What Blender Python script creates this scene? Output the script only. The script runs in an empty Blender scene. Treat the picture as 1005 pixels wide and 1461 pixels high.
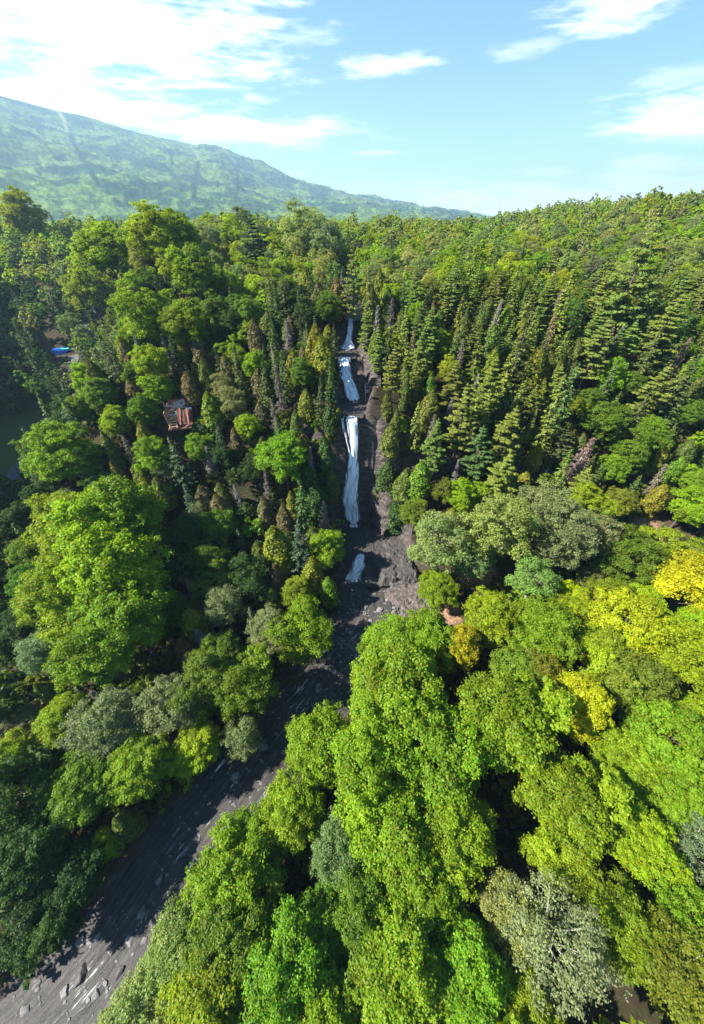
import bpy, math, random
import numpy as np

rng = np.random.default_rng(11)
random.seed(5)
sc = bpy.context.scene
COL = sc.collection
R_ = math.radians

# ------------------------------------------------------------------ camera
F = 480.0                       # focal length in photo pixels (photo is 1005 x 1461)
PITCH = R_(41.2)
CP, SP = math.cos(PITCH), math.sin(PITCH)
CAMZ = 55.0
cam_d = bpy.data.cameras.new("camera")
cam = bpy.data.objects.new("camera", cam_d)
COL.objects.link(cam)
cam.location = (0, 0, CAMZ)
cam.rotation_euler = (R_(90) - PITCH, 0, 0)
cam_d.sensor_fit = 'VERTICAL'
cam_d.sensor_height = 24.0
cam_d.lens = 24.0 * F / 1461
cam_d.clip_start = 0.5
cam_d.clip_end = 30000
sc.camera = cam


def ray(px, py):
    a = (px - 502.5) / F
    b = (py - 730.5) / F
    return np.array([a, CP - b * SP, -SP - b * CP])


def project(x, y, z):
    """photo pixel and depth of a world point (used to see which trees show largest)"""
    zz = z - CAMZ
    depth = y * CP - zz * SP
    dn = -(y * SP + zz * CP)
    return 502.5 + F * x / depth, 730.5 + F * dn / depth, depth


# ------------------------------------------------------------------ small maths
def sstep(a, b, x):
    t = np.clip((x - a) / (b - a), 0, 1)
    return t * t * (3 - 2 * t)


def _hash(i, j, s):
    n = (i.astype(np.int64) * 374761393 + j.astype(np.int64) * 668265263 + s * 1442695041) & 0x7fffffff
    n = ((n ^ (n >> 13)) * 1274126177) & 0x7fffffff
    return ((n ^ (n >> 16)) & 0xffff) / 65535.0


def vnoise(x, y, s=0):
    x = np.asarray(x, float); y = np.asarray(y, float)
    i = np.floor(x); j = np.floor(y)
    fx = x - i; fy = y - j
    fx = fx * fx * (3 - 2 * fx); fy = fy * fy * (3 - 2 * fy)
    a = _hash(i, j, s); b = _hash(i + 1, j, s); c = _hash(i, j + 1, s); d = _hash(i + 1, j + 1, s)
    return (a * (1 - fx) + b * fx) * (1 - fy) + (c * (1 - fx) + d * fx) * fy


def fbm(x, y, s=0, o=4):
    r = 0; am = .5; tot = 0
    for k in range(o):
        r = r + am * vnoise(np.asarray(x) * 2 ** k, np.asarray(y) * 2 ** k, s + k * 17)
        tot += am; am *= .5
    return r / tot


def catmull(P, n=10):
    P = [np.array(p, float) for p in P]
    Q = [2 * P[0] - P[1]] + P + [2 * P[-1] - P[-2]]
    out = []
    for k in range(1, len(Q) - 2):
        for i in range(n):
            t = i / n
            p0, p1, p2, p3 = Q[k - 1:k + 3]
            out.append(.5 * (2 * p1 + (p2 - p0) * t + (2 * p0 - 5 * p1 + 4 * p2 - p3) * t * t + (3 * p1 - p0 - 3 * p2 + p3) * t ** 3))
    out.append(P[-1])
    return np.array(out)


# ------------------------------------------------------------------ terrain
# stream course: x, y, water level, half width of the bed
COURSE = [(-78, -46, -1.0, 7), (-45, -24, -.5, 5.6), (-25.8, -7.4, 0, 5.0), (-17.9, 4.2, .2, 4.6), (-6.6, 19.2, .5, 5.6), (-.6, 26.7, .7, 5.6),
          (4.8, 32, .9, 7.0), (5.9, 39.5, 1.2, 6.6), (5.2, 43, 1.5, 6.6), (4.7, 44.5, 3.4, 6.6), (4.0, 49, 3.5, 6.2), (1.8, 53.6, 3.6, 4.4), (.3, 55.6, 3.8, 2.9),
          (-.4, 60.2, 26.3, 2.4), (.2, 64, 26.5, 2.6), (.6, 67.6, 26.7, 2.4), (-.2, 70.5, 29.5, 2.2), (-1.6, 74.4, 32.6, 2.2), (-1.2, 80, 32.8, 2.4),
          (-.6, 82, 33.4, 1.9), (-.1, 86.5, 37.4, 1.8), (.6, 96, 38.4, 2.2), (-3, 116, 39.6, 2.4), (2, 150, 41, 2.4), (10, 210, 43, 2.4)]
_c = np.array(COURSE)
_seg_a = _c[:-1]; _seg_b = _c[1:]


def course_at(x, y):
    """distance to the course line, water level and half width at the nearest point"""
    x = np.asarray(x, float); y = np.asarray(y, float)
    best = np.full(x.shape, 1e9); zz = np.zeros(x.shape); hw = np.zeros(x.shape)
    for a, b in zip(_seg_a, _seg_b):
        dx, dy = b[0] - a[0], b[1] - a[1]
        t = np.clip(((x - a[0]) * dx + (y - a[1]) * dy) / (dx * dx + dy * dy), 0, 1)
        d = np.hypot(x - a[0] - t * dx, y - a[1] - t * dy)
        m = d < best
        best = np.where(m, d, best)
        zz = np.where(m, a[2] + t * (b[2] - a[2]), zz)
        hw = np.where(m, a[3] + t * (b[3] - a[3]), hw)
    return best, zz, hw


_GY = [-200, 20, 32, 40, 48, 56, 63, 70, 78, 86, 96, 110, 130, 160, 220, 300, 500, 1500, 12000]
_GZ = [1.5, 1.8, 2.4, 3.6, 7.0, 14, 21, 26.5, 29.5, 31.5, 33.5, 36, 38.5, 41, 43, 41, 33, 20, 10]


def base_h(x, y):
    x = np.asarray(x, float); y = np.asarray(y, float)
    g = np.interp(y, _GY, _GZ)
    # the right slope: a little lower and later further from the gorge, with a swell on the plateau edge
    xr = np.clip(x, 0, None)
    yr = y - .10 * np.clip(xr - 15, 0, 60) + 4 * np.sin(xr / 11.0) * sstep(10, 30, xr)
    gr = np.interp(yr, _GY, _GZ)
    gr = gr + 11 * sstep(70, 170, xr) * sstep(90, 210, y) * (1 - sstep(330, 600, y)) + 3.0 * np.exp(-((xr - 35) / 18) ** 2) * sstep(60, 90, y) * (1 - sstep(120, 170, y))
    g = np.where(x > 0, gr, g)
    # left: spur, then the side valley, then an out-of-view hill shaped to shade it
    v = np.interp(y, [-200, 40, 80, 110, 143, 165, 190, 215, 260, 400, 1500, 12000], [1.5, 2.5, 4, 8, 15, 24, 35, 41, 43.5, 39, 20, 10])
    edge = 54 + 8 * np.sin(y / 17.0)
    w = sstep(0, 30, -x - edge)
    spur = g + 5.5 * np.exp(-((x + 44) / 17) ** 2) * sstep(80, 112, y) * (1 - sstep(150, 220, y))
    g = np.where(x < 0, spur * (1 - w) + np.minimum(v, spur) * w, g)
    lim = -(56 + .60 * np.clip(y, -60, 260))
    g = g + 8.0 * np.exp(-((x + 1) / 13) ** 2) * np.exp(-((y - 64) / 6.5) ** 2)
    g = g + 5.5 * np.exp(-((x + 1) / 15) ** 2) * np.exp(-((y - 88) / 12) ** 2)
    hill = np.clip((lim - x) * 1.4, 0, None)
    hill = 104 * (1 - np.exp(-hill / 75.0)) * (1 - sstep(150, 330, y))
    g = g + np.where(x < 0, hill, 0)
    return g


def terrain(x, y):
    x = np.asarray(x, float); y = np.asarray(y, float)
    b = base_h(x, y)
    near = 1 - sstep(250, 600, np.hypot(x, y))
    b = b + near * (2.4 * (fbm(x / 16, y / 16, 3) - .5) + .7 * (fbm(x / 4, y / 4, 9, 3) - .5))
    d, z, hw = course_at(x, y)
    rough = 1.4 * (fbm(x / 3.2, y / 3.2, 21, 3) - .5)
    dd = d - hw + rough
    cliffy = sstep(40, 50, y) * (1 - sstep(120, 170, y))
    k = .32 + 2.4 * cliffy
    bed = z - .55 - .5 * (fbm(x / 2.1, y / 2.1, 33, 3) - .5)
    wall = bed + .35 + np.clip(dd, 0, None) * k + .55 * cliffy * np.clip(dd, 0, 6) * (fbm(x / 2.5, y / 2.5, 41, 3) - .5)
    rim = bed + .35 + .06 * np.clip(dd, 0, 4) - 1.1 * np.clip(dd - 1.5, 0, None)
    g = np.where(dd < 0, bed, np.minimum(np.maximum(b, rim), wall))
    fade = 1 - sstep(160, 215, y)
    return b * (1 - fade) + g * fade


_LX = np.arange(-270, 285, .5); _LY = np.arange(-60, 780, .5)
_gx, _gy = np.meshgrid(_LX, _LY[_LY <= 330])
_LZ = terrain(_gx, _gy); _LD, _, _LH = course_at(_gx, _gy)


def th(x, y):
    if not (-269 < x < 283 and -59 < y < 328): return float(terrain(np.array([x]), np.array([y]))[0])
    u = (x + 270) * 2; v = (y + 60) * 2; i = int(u); j = int(v); u -= i; v -= j
    return float((_LZ[j, i] * (1 - u) + _LZ[j, i + 1] * u) * (1 - v) + (_LZ[j + 1, i] * (1 - u) + _LZ[j + 1, i + 1] * u) * v)


def dh(x, y):
    if not (-269 < x < 283 and -59 < y < 328): return 99.0, 2.0
    i = int((x + 270) * 2); j = int((y + 60) * 2)
    return float(_LD[j, i]), float(_LH[j, i])


# ------------------------------------------------------------------ mesh helpers
def new_mesh(name, V, Fq, mats, smooth=False, col=None, rnd=None):
    """V (n,3); Fq (m,3|4) index array or list of index lists"""
    me = bpy.data.meshes.new(name)
    V = np.asarray(V, np.float32)
    if isinstance(Fq, np.ndarray):
        m, k = Fq.shape
        me.vertices.add(len(V)); me.vertices.foreach_set('co', V.ravel())
        me.loops.add(m * k); me.loops.foreach_set('vertex_index', Fq.astype(np.int32).ravel())
        me.polygons.add(m)
        me.polygons.foreach_set('loop_start', np.arange(0, m * k, k, dtype=np.int32))
        me.polygons.foreach_set('loop_total', np.full(m, k, np.int32))
    else:
        me.from_pydata([tuple(v) for v in V], [], [list(f) for f in Fq])
    for mt in (mats if isinstance(mats, (list, tuple)) else [mats]):
        me.materials.append(mt)
    if rnd is not None:
        at = me.attributes.new('rnd', 'FLOAT', 'FACE'); at.data.foreach_set('value', np.asarray(rnd, np.float32))
    if col is not None:
        at = me.attributes.new('tint', 'FLOAT_COLOR', 'FACE')
        c4 = np.ones((len(col), 4), np.float32); c4[:, :3] = col
        at.data.foreach_set('color', c4.ravel())
    me.update(calc_edges=True)
    if smooth:
        me.polygons.foreach_set('use_smooth', np.ones(len(me.polygons), bool))
    me.validate()
    return me


def link(name, me, parent=None, loc=None):
    o = bpy.data.objects.new(name, me)
    COL.objects.link(o)
    if parent: o.parent = parent
    if loc is not None: o.location = loc
    return o


def tag(o, label=None, cat=None, group=None, kind=None):
    if label: o['label'] = label
    if cat: o['category'] = cat
    if group: o['group'] = group
    if kind: o['kind'] = kind
    return o


def empty(name, loc, label, cat, group=None, rz=0):
    o = bpy.data.objects.new(name, None)
    COL.objects.link(o)
    o.location = loc; o.rotation_euler = (0, 0, rz); o.empty_display_size = .3
    return tag(o, label, cat, group)


class MB:
    """collects boxes, tubes and lumps into one mesh"""
    def __init__(s): s.V = []; s.F = []; s.n = 0

    def add(s, V, Fs):
        V = np.asarray(V, float)
        s.V.append(V); s.F += [[i + s.n for i in f] for f in Fs]; s.n += len(V)

    def box(s, c, size, rot=(0, 0, 0), bev=.03):
        import mathutils
        hx, hy, hz = np.array(size) / 2
        b = min(bev, hx * .4, hy * .4, hz * .4)
        # chamfered box: 24 verts
        V = []; idx = {}
        for sx in (-1, 1):
            for sy in (-1, 1):
                for sz in (-1, 1):
                    for ax in range(3):
                        p = [sx * (hx - b), sy * (hy - b), sz * (hz - b)]
                        p[ax] = (sx * hx, sy * hy, sz * hz)[ax]
                        idx[(sx, sy, sz, ax)] = len(V); V.append(p)
        Fs = []
        for ax in range(3):
            o = [i for i in range(3) if i != ax]
            for sg in (-1, 1):
                q = []
                for u, w in ((-1, -1), (1, -1), (1, 1), (-1, 1)):
                    t = [0, 0, 0]; t[ax] = sg; t[o[0]] = u; t[o[1]] = w
                    q.append(idx[(*t, ax)])
                Fs.append(q)
        for ax in range(3):
            o = [i for i in range(3) if i != ax]
            for u in (-1, 1):
                for w in (-1, 1):
                    t0 = [0, 0, 0]; t0[ax] = -1; t0[o[0]] = u; t0[o[1]] = w
                    t1 = list(t0); t1[ax] = 1
                    Fs.append([idx[(*t0, o[0])], idx[(*t1, o[0])], idx[(*t1, o[1])], idx[(*t0, o[1])]])
        for sx in (-1, 1):
            for sy in (-1, 1):
                for sz in (-1, 1):
                    Fs.append([idx[(sx, sy, sz, a)] for a in range(3)])
        M = np.array(mathutils.Euler(rot).to_matrix())
        s.add(np.array(V) @ M.T + np.array(c), Fs)

    def tube(s, pts, rad, sides=6):
        pts = np.asarray(pts, float); n = len(pts)
        rad = np.broadcast_to(np.asarray(rad, float), (n,))
        V = []
        for i in range(n):
            t = pts[min(i + 1, n - 1)] - pts[max(i - 1, 0)]
            t = t / (np.linalg.norm(t) + 1e-9)
            up = np.array([0, 0, 1.0]) if abs(t[2]) < .9 else np.array([1.0, 0, 0])
            u = np.cross(up, t); u /= np.linalg.norm(u); w = np.cross(t, u)
            for k in range(sides):
                a = 2 * math.pi * k / sides
                V.append(pts[i] + rad[i] * (math.cos(a) * u + math.sin(a) * w))
        Fs = []
        for i in range(n - 1):
            for k in range(sides):
                k2 = (k + 1) % sides
                Fs.append([i * sides + k, i * sides + k2, (i + 1) * sides + k2, (i + 1) * sides + k])
        Fs.append(list(range(sides))[::-1]); Fs.append([(n - 1) * sides + k for k in range(sides)])
        s.add(V, Fs)

    def mesh(s, name, mat, smooth=False):
        return new_mesh(name, np.concatenate(s.V), s.F, mat, smooth)


# ------------------------------------------------------------------ materials
def mat_new(name):
    m = bpy.data.materials.new(name); m.use_nodes = True
    nt = m.node_tree; nt.nodes.clear()
    return m, nt, nt.nodes, nt.links


def N(nodes, t, **kw):
    n = nodes.new(t)
    for k, v in kw.items(): setattr(n, k, v)
    return n


def leaf_material(name, use_attr, trans=.50, gloss=.012, vr=.36):
    m, nt, nd, lk = mat_new(name)
    out = N(nd, 'ShaderNodeOutputMaterial')
    if use_attr:
        src = N(nd, 'ShaderNodeAttribute', attribute_name='tint'); colout = src.outputs['Color']
    else:
        src = N(nd, 'ShaderNodeObjectInfo'); colout = src.outputs['Color']
    rn = N(nd, 'ShaderNodeAttribute', attribute_name='rnd')
    hs = N(nd, 'ShaderNodeHueSaturation')
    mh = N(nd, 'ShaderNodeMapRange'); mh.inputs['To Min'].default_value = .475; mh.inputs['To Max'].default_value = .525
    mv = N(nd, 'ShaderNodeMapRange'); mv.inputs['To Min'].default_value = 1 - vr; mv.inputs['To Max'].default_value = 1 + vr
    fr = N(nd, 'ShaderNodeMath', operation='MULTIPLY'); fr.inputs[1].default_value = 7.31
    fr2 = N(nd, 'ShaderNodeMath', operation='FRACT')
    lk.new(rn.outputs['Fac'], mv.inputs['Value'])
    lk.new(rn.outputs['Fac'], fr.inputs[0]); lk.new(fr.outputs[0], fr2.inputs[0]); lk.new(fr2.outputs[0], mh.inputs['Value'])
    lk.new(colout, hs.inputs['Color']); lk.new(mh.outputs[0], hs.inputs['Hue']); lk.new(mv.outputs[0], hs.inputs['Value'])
    df = N(nd, 'ShaderNodeBsdfDiffuse'); tr = N(nd, 'ShaderNodeBsdfTranslucent')
    lk.new(hs.outputs[0], df.inputs['Color'])
    # light that comes through a leaf is yellower
    tc = N(nd, 'ShaderNodeMix', data_type='RGBA', blend_type='MULTIPLY'); tc.inputs['Factor'].default_value = 1
    tc.inputs[7].default_value = (1.30, 1.28, .45, 1)
    lk.new(hs.outputs[0], tc.inputs[6]); lk.new(tc.outputs[2], tr.inputs['Color'])
    mx = N(nd, 'ShaderNodeMixShader'); mx.inputs[0].default_value = trans
    lk.new(df.outputs[0], mx.inputs[1]); lk.new(tr.outputs[0], mx.inputs[2])
    gl = N(nd, 'ShaderNodeBsdfGlossy'); gl.inputs['Roughness'].default_value = .55; gl.inputs['Color'].default_value = (.9, .95, .9, 1)
    m2 = N(nd, 'ShaderNodeMixShader'); m2.inputs[0].default_value = gloss
    lk.new(mx.outputs[0], m2.inputs[1]); lk.new(gl.outputs[0], m2.inputs[2]); lk.new(m2.outputs[0], out.inputs[0])
    return m


def noise_material(name, cols, scale=1.0, rough=.9, bump=.3, stretch=(1, 1, 1), detail=6, spec=.3, bscale=None, objcoord=True, bdist=.1):
    """cols: list of (position, rgb)"""
    m, nt, nd, lk = mat_new(name)
    out = N(nd, 'ShaderNodeOutputMaterial'); p = N(nd, 'ShaderNodeBsdfPrincipled')
    p.inputs['Roughness'].default_value = rough; p.inputs['Specular IOR Level'].default_value = spec
    if objcoord:
        tc = N(nd, 'ShaderNodeTexCoord'); v = tc.outputs['Object']
    else:
        tc = N(nd, 'ShaderNodeNewGeometry'); v = tc.outputs['Position']
    mp = N(nd, 'ShaderNodeMapping'); mp.inputs['Scale'].default_value = stretch
    lk.new(v, mp.inputs['Vector'])
    no = N(nd, 'ShaderNodeTexNoise'); no.inputs['Scale'].default_value = scale; no.inputs['Detail'].default_value = detail
    no.inputs['Roughness'].default_value = .65
    lk.new(mp.outputs[0], no.inputs['Vector'])
    cr = N(nd, 'ShaderNodeValToRGB')
    el = cr.color_ramp.elements
    el[0].position, el[0].color = cols[0][0], (*cols[0][1], 1)
    el[1].position, el[1].color = cols[-1][0], (*cols[-1][1], 1)
    for pos, c in cols[1:-1]:
        e = el.new(pos); e.color = (*c, 1)
    lk.new(no.outputs['Fac'], cr.inputs[0]); lk.new(cr.outputs[0], p.inputs['Base Color'])
    if bump:
        n2 = N(nd, 'ShaderNodeTexNoise'); n2.inputs['Scale'].default_value = bscale or scale * 3; n2.inputs['Detail'].default_value = 6
        lk.new(mp.outputs[0], n2.inputs['Vector'])
        bp = N(nd, 'ShaderNodeBump'); bp.inputs['Strength'].default_value = bump; bp.inputs['Distance'].default_value = bdist
        lk.new(n2.outputs['Fac'], bp.inputs['Height']); lk.new(bp.outputs[0], p.inputs['Normal'])
    lk.new(p.outputs[0], out.inputs[0])
    return m


M_leaf = leaf_material('leaf', False)
M_needle = leaf_material('needle', False, trans=.30, gloss=.015)
M_leaf_mass = leaf_material('leaf_mass', True, vr=.16)
M_bark = noise_material('bark', [(.3, (.045, .035, .028)), (.7, (.13, .11, .09))], 3, stretch=(4, 4, .7), bump=.5)
M_bark_pale = noise_material('pale_bark', [(.3, (.16, .14, .12)), (.7, (.42, .39, .35))], 3, stretch=(3, 3, .7), bump=.4)
M_twig = leaf_material('twig', False, trans=.05, gloss=.02)
M_rock = noise_material('rock', [(.25, (.025, .022, .021)), (.5, (.075, .064, .058)), (.75, (.15, .128, .115))], .8, stretch=(1, 1, 3.2), bump=.8, bscale=3.2, objcoord=False, bdist=.25)
M_boulder = noise_material('boulder_stone', [(.3, (.07, .066, .068)), (.7, (.23, .215, .21))], 1.2, bump=.6, objcoord=False)
M_wet = noise_material('wet_stone', [(.3, (.022, .02, .022)), (.75, (.085, .078, .075))], .7, rough=.6, spec=.3, bump=.5, objcoord=False)
M_slab = noise_material('slab_stone', [(.3, (.028, .026, .026)), (.7, (.066, .060, .057))], .45, rough=.7, bump=.3, objcoord=False)
M_log = noise_material('weathered_log', [(.3, (.20, .18, .16)), (.7, (.5, .47, .43))], 4, stretch=(1, 1, .5), bump=.4)


def ground_material():
    m, nt, nd, lk = mat_new('forest_ground')
    out = N(nd, 'ShaderNodeOutputMaterial'); p = N(nd, 'ShaderNodeBsdfPrincipled'); p.inputs['Roughness'].default_value = .95
    p.inputs['Specular IOR Level'].default_value = .15
    g = N(nd, 'ShaderNodeNewGeometry')
    n1 = N(nd, 'ShaderNodeTexNoise'); n1.inputs['Scale'].default_value = .35; n1.inputs['Detail'].default_value = 8; n1.inputs['Roughness'].default_value = .7
    n2 = N(nd, 'ShaderNodeTexNoise'); n2.inputs['Scale'].default_value = 2.5; n2.inputs['Detail'].default_value = 6
    lk.new(g.outputs['Position'], n1.inputs['Vector']); lk.new(g.outputs['Position'], n2.inputs['Vector'])
    soil = N(nd, 'ShaderNodeValToRGB')
    e = soil.color_ramp.elements
    e[0].position = .3; e[0].color = (.024, .018, .012, 1); e[1].position = .66; e[1].color = (.028, .050, .012, 1)
    e2 = e.new(.5); e2.color = (.048, .038, .020, 1)
    lk.new(n1.outputs['Fac'], soil.inputs[0])
    mul = N(nd, 'ShaderNodeMix', data_type='RGBA', blend_type='MULTIPLY'); mul.inputs[0].default_value = .8
    r2 = N(nd, 'ShaderNodeValToRGB'); r2.color_ramp.elements[0].position = .3; r2.color_ramp.elements[0].color = (.45, .45, .45, 1); r2.color_ramp.elements[1].position = .7
    lk.new(n2.outputs['Fac'], r2.inputs[0]); lk.new(soil.outputs[0], mul.inputs[6]); lk.new(r2.outputs[0], mul.inputs[7])
    # rock where it is steep
    mp = N(nd, 'ShaderNodeMapping'); mp.inputs['Scale'].default_value = (1, 1, 4.0); lk.new(g.outputs['Position'], mp.inputs[0])
    n3 = N(nd, 'ShaderNodeTexNoise'); n3.inputs['Scale'].default_value = .55; n3.inputs['Detail'].default_value = 9; n3.inputs['Roughness'].default_value = .72
    lk.new(mp.outputs[0], n3.inputs['Vector'])
    rk = N(nd, 'ShaderNodeValToRGB'); e = rk.color_ramp.elements
    e[0].position = .3; e[0].color = (.020, .018, .017, 1); e[1].position = .75; e[1].color = (.14, .115, .10, 1)
    e3 = e.new(.5); e3.color = (.060, .050, .045, 1)
    lk.new(n3.outputs['Fac'], rk.inputs[0])
    rockat = N(nd, 'ShaderNodeAttribute', attribute_name='rock')
    mx = N(nd, 'ShaderNodeMix', data_type='RGBA')
    lk.new(rockat.outputs['Fac'], mx.inputs[0]); lk.new(mul.outputs[2], mx.inputs[6]); lk.new(rk.outputs[0], mx.inputs[7])
    # meadow and bare soil
    ma = N(nd, 'ShaderNodeAttribute', attribute_name='meadow')
    m2 = N(nd, 'ShaderNodeMix', data_type='RGBA'); m2.inputs[7].default_value = (.055, .080, .014, 1)
    lk.new(ma.outputs['Fac'], m2.inputs[0]); lk.new(mx.outputs[2], m2.inputs[6])
    ba = N(nd, 'ShaderNodeAttribute', attribute_name='bare')
    m3 = N(nd, 'ShaderNodeMix', data_type='RGBA')
    bs = N(nd, 'ShaderNodeValToRGB'); bs.color_ramp.elements[0].position = .35; bs.color_ramp.elements[0].color = (.13, .075, .045, 1)
    bs.color_ramp.elements[1].position = .7; bs.color_ramp.elements[1].color = (.36, .22, .15, 1)
    lk.new(n2.outputs['Fac'], bs.inputs[0])
    lk.new(ba.outputs['Fac'], m3.inputs[0]); lk.new(m2.outputs[2], m3.inputs[6]); lk.new(bs.outputs[0], m3.inputs[7])
    lk.new(m3.outputs[2], p.inputs['Base Color'])
    bp = N(nd, 'ShaderNodeBump'); bp.inputs['Strength'].default_value = .8; bp.inputs['Distance'].default_value = .3
    lk.new(n3.outputs['Fac'], bp.inputs['Height']); lk.new(bp.outputs[0], p.inputs['Normal'])
    lk.new(p.outputs[0], out.inputs[0])
    return m


M_ground = ground_material()


# ------------------------------------------------------------------ ground sheet
def graded(lo, a, b, hi, step, grow=1.12):
    mid = np.arange(a, b + step / 2, step)
    up = [b]; s = step
    while up[-1] < hi: s *= grow; up.append(up[-1] + s)
    dn = [a]; s = step
    while dn[-1] > lo: s *= grow; dn.append(dn[-1] - s)
    return np.concatenate([dn[:0:-1], mid, up[1:]])


BARE = [(65, 47, 4.5), (63, 50.5, 4), (16.5, 27.5, 3.2), (22, 12, 1.6), (24, 41, 4), (17.5, 33, 2.5)]


def build_ground():
    xs = graded(-7000, -34, 42, 7000, .6, 1.09)
    ys = graded(-2400, -30, 104, 7000, .6, 1.09)
    X, Y = np.meshgrid(xs, ys)
    Z = terrain(X, Y)
    # fade to nothing unusual far out
    V = np.stack([X, Y, Z], -1).reshape(-1, 3)
    nx, ny = len(xs), len(ys)
    i = np.arange(nx * ny).reshape(ny, nx)
    Fq = np.stack([i[:-1, :-1], i[:-1, 1:], i[1:, 1:], i[1:, :-1]], -1).reshape(-1, 4)
    me = new_mesh('ground', V, Fq, M_ground, smooth=True)
    gy, gx = np.gradient(Z, ys, xs)
    slope = np.hypot(gx, gy)
    d, z, hw = course_at(X, Y)
    rock = sstep(.95, 1.7, slope) * (d < 40)
    rock = np.maximum(rock, (1 - sstep(.5, 1.6, d - hw)) * (Y < 200))
    md = np.exp(-(((X + 96) / 20) ** 2 + ((Y - 82) / 26) ** 2) ** 2)
    md = np.maximum(md, np.exp(-(((X + 72) / 9) ** 2 + ((Y - 52) / 16) ** 2) ** 2))
    br = np.zeros_like(X)
    for x0, y0, r in BARE:
        br = np.maximum(br, 1 - sstep(.5, 1.1, np.hypot(X - x0, Y - y0) / r + .5 * (fbm(X, Y, 5, 3) - .5)))
    for nme, arr in (('rock', rock), ('meadow', md), ('bare', br)):
        at = me.attributes.new(nme, 'FLOAT', 'POINT'); at.data.foreach_set('value', arr.ravel().astype(np.float32))
    o = link('ground', me); o['kind'] = 'structure'
    tag(o, 'forest floor and gorge walls of brown soil and grey rock', None)


build_ground()


# ------------------------------------------------------------------ water
def stream_material():
    m, nt, nd, lk = mat_new('stream_water')
    out = N(nd, 'ShaderNodeOutputMaterial'); p = N(nd, 'ShaderNodeBsdfPrincipled')
    uv = N(nd, 'ShaderNodeAttribute', attribute_name='flow')
    mp = N(nd, 'ShaderNodeMapping'); mp.inputs['Scale'].default_value = (2.6, .34, 1)
    lk.new(uv.outputs['Vector'], mp.inputs[0])
    n1 = N(nd, 'ShaderNodeTexNoise'); n1.inputs['Scale'].default_value = 1.0; n1.inputs['Detail'].default_value = 7; n1.inputs['Roughness'].default_value = .68
    n1.inputs['Distortion'].default_value = .6
    lk.new(mp.outputs[0], n1.inputs['Vector'])
    n4 = N(nd, 'ShaderNodeTexNoise'); n4.inputs['Scale'].default_value = .16; n4.inputs['Detail'].default_value = 2
    lk.new(uv.outputs['Vector'], n4.inputs['Vector'])
    ad = N(nd, 'ShaderNodeMath', operation='MULTIPLY_ADD'); ad.inputs[1].default_value = .45
    lk.new(n4.outputs['Fac'], ad.inputs[0]); lk.new(n1.outputs['Fac'], ad.inputs[2])
    foam = N(nd, 'ShaderNodeAttribute', attribute_name='foam')
    a2 = N(nd, 'ShaderNodeMath', operation='MULTIPLY_ADD'); a2.inputs[1].default_value = .30
    lk.new(foam.outputs['Fac'], a2.inputs[0]); lk.new(ad.outputs[0], a2.inputs[2])
    fr = N(nd, 'ShaderNodeValToRGB'); e = fr.color_ramp.elements
    e[0].position = .90; e[0].color = (0, 0, 0, 1); e[1].position = 1.06; e[1].color = (1, 1, 1, 1)
    lk.new(a2.outputs[0], fr.inputs[0])
    bed = N(nd, 'ShaderNodeValToRGB'); e = bed.color_ramp.elements
    e[0].position = .35; e[0].color = (.020, .019, .018, 1); e[1].position = .72; e[1].color = (.078, .072, .067, 1)
    lk.new(n1.outputs['Fac'], bed.inputs[0])
    mx = N(nd, 'ShaderNodeMix', data_type='RGBA'); mx.inputs[7].default_value = (.75, .78, .82, 1)
    lk.new(fr.outputs[0], mx.inputs[0]); lk.new(bed.outputs[0], mx.inputs[6]); lk.new(mx.outputs[2], p.inputs['Base Color'])
    ro = N(nd, 'ShaderNodeMapRange'); ro.inputs['To Min'].default_value = .45; ro.inputs['To Max'].default_value = .9
    lk.new(fr.outputs[0], ro.inputs[0]); lk.new(ro.outputs[0], p.inputs['Roughness'])
    p.inputs['IOR'].default_value = 1.33; p.inputs['Specular IOR Level'].default_value = .4
    bp = N(nd, 'ShaderNodeBump'); bp.inputs['Strength'].default_value = .7; bp.inputs['Distance'].default_value = .25
    lk.new(n1.outputs['Fac'], bp.inputs['Height']); lk.new(bp.outputs[0], p.inputs['Normal'])
    lk.new(p.outputs[0], out.inputs[0])
    return m


M_stream = stream_material()


def water_strip(name, pts, label, foamf, half=None, nx=17, amp=.08):
    C = catmull(pts, 14)
    T = np.gradient(C[:, :2], axis=0); T /= np.linalg.norm(T, axis=1)[:, None] + 1e-9
    Nn = np.stack([T[:, 1], -T[:, 0]], -1)
    s = np.concatenate([[0], np.cumsum(np.linalg.norm(np.diff(C[:, :2], axis=0), axis=1))])
    V = []; flow = []; fo = []
    u = np.linspace(-1, 1, nx)
    for i in range(len(C)):
        w = C[i, 3] + .9
        x = C[i, 0] + Nn[i, 0] * u * w; y = C[i, 1] + Nn[i, 1] * u * w
        z = C[i, 2] + amp * (fbm(x / 1.2, y / 1.2, 77, 3) - .5) * 2
        V.append(np.stack([x, y, z], -1)); flow.append(np.stack([u * w, np.full(nx, s[i]), np.zeros(nx)], -1)); fo.append(foamf(x, y) * (1 - np.abs(u) ** 4))
    V = np.concatenate(V); n = len(C)
    i = np.arange(n * nx).reshape(n, nx)
    Fq = np.stack([i[:-1, :-1], i[:-1, 1:], i[1:, 1:], i[1:, :-1]], -1).reshape(-1, 4)
    me = new_mesh(name, V, Fq, M_stream, smooth=True)
    at = me.attributes.new('flow', 'FLOAT_VECTOR', 'POINT'); at.data.foreach_set('vector', np.concatenate(flow).astype(np.float32).ravel())
    at = me.attributes.new('foam', 'FLOAT', 'POINT'); at.data.foreach_set('value', np.concatenate(fo).astype(np.float32))
    o = link(name, me); tag(o, label, None, None, 'structure')
    return o


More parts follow.
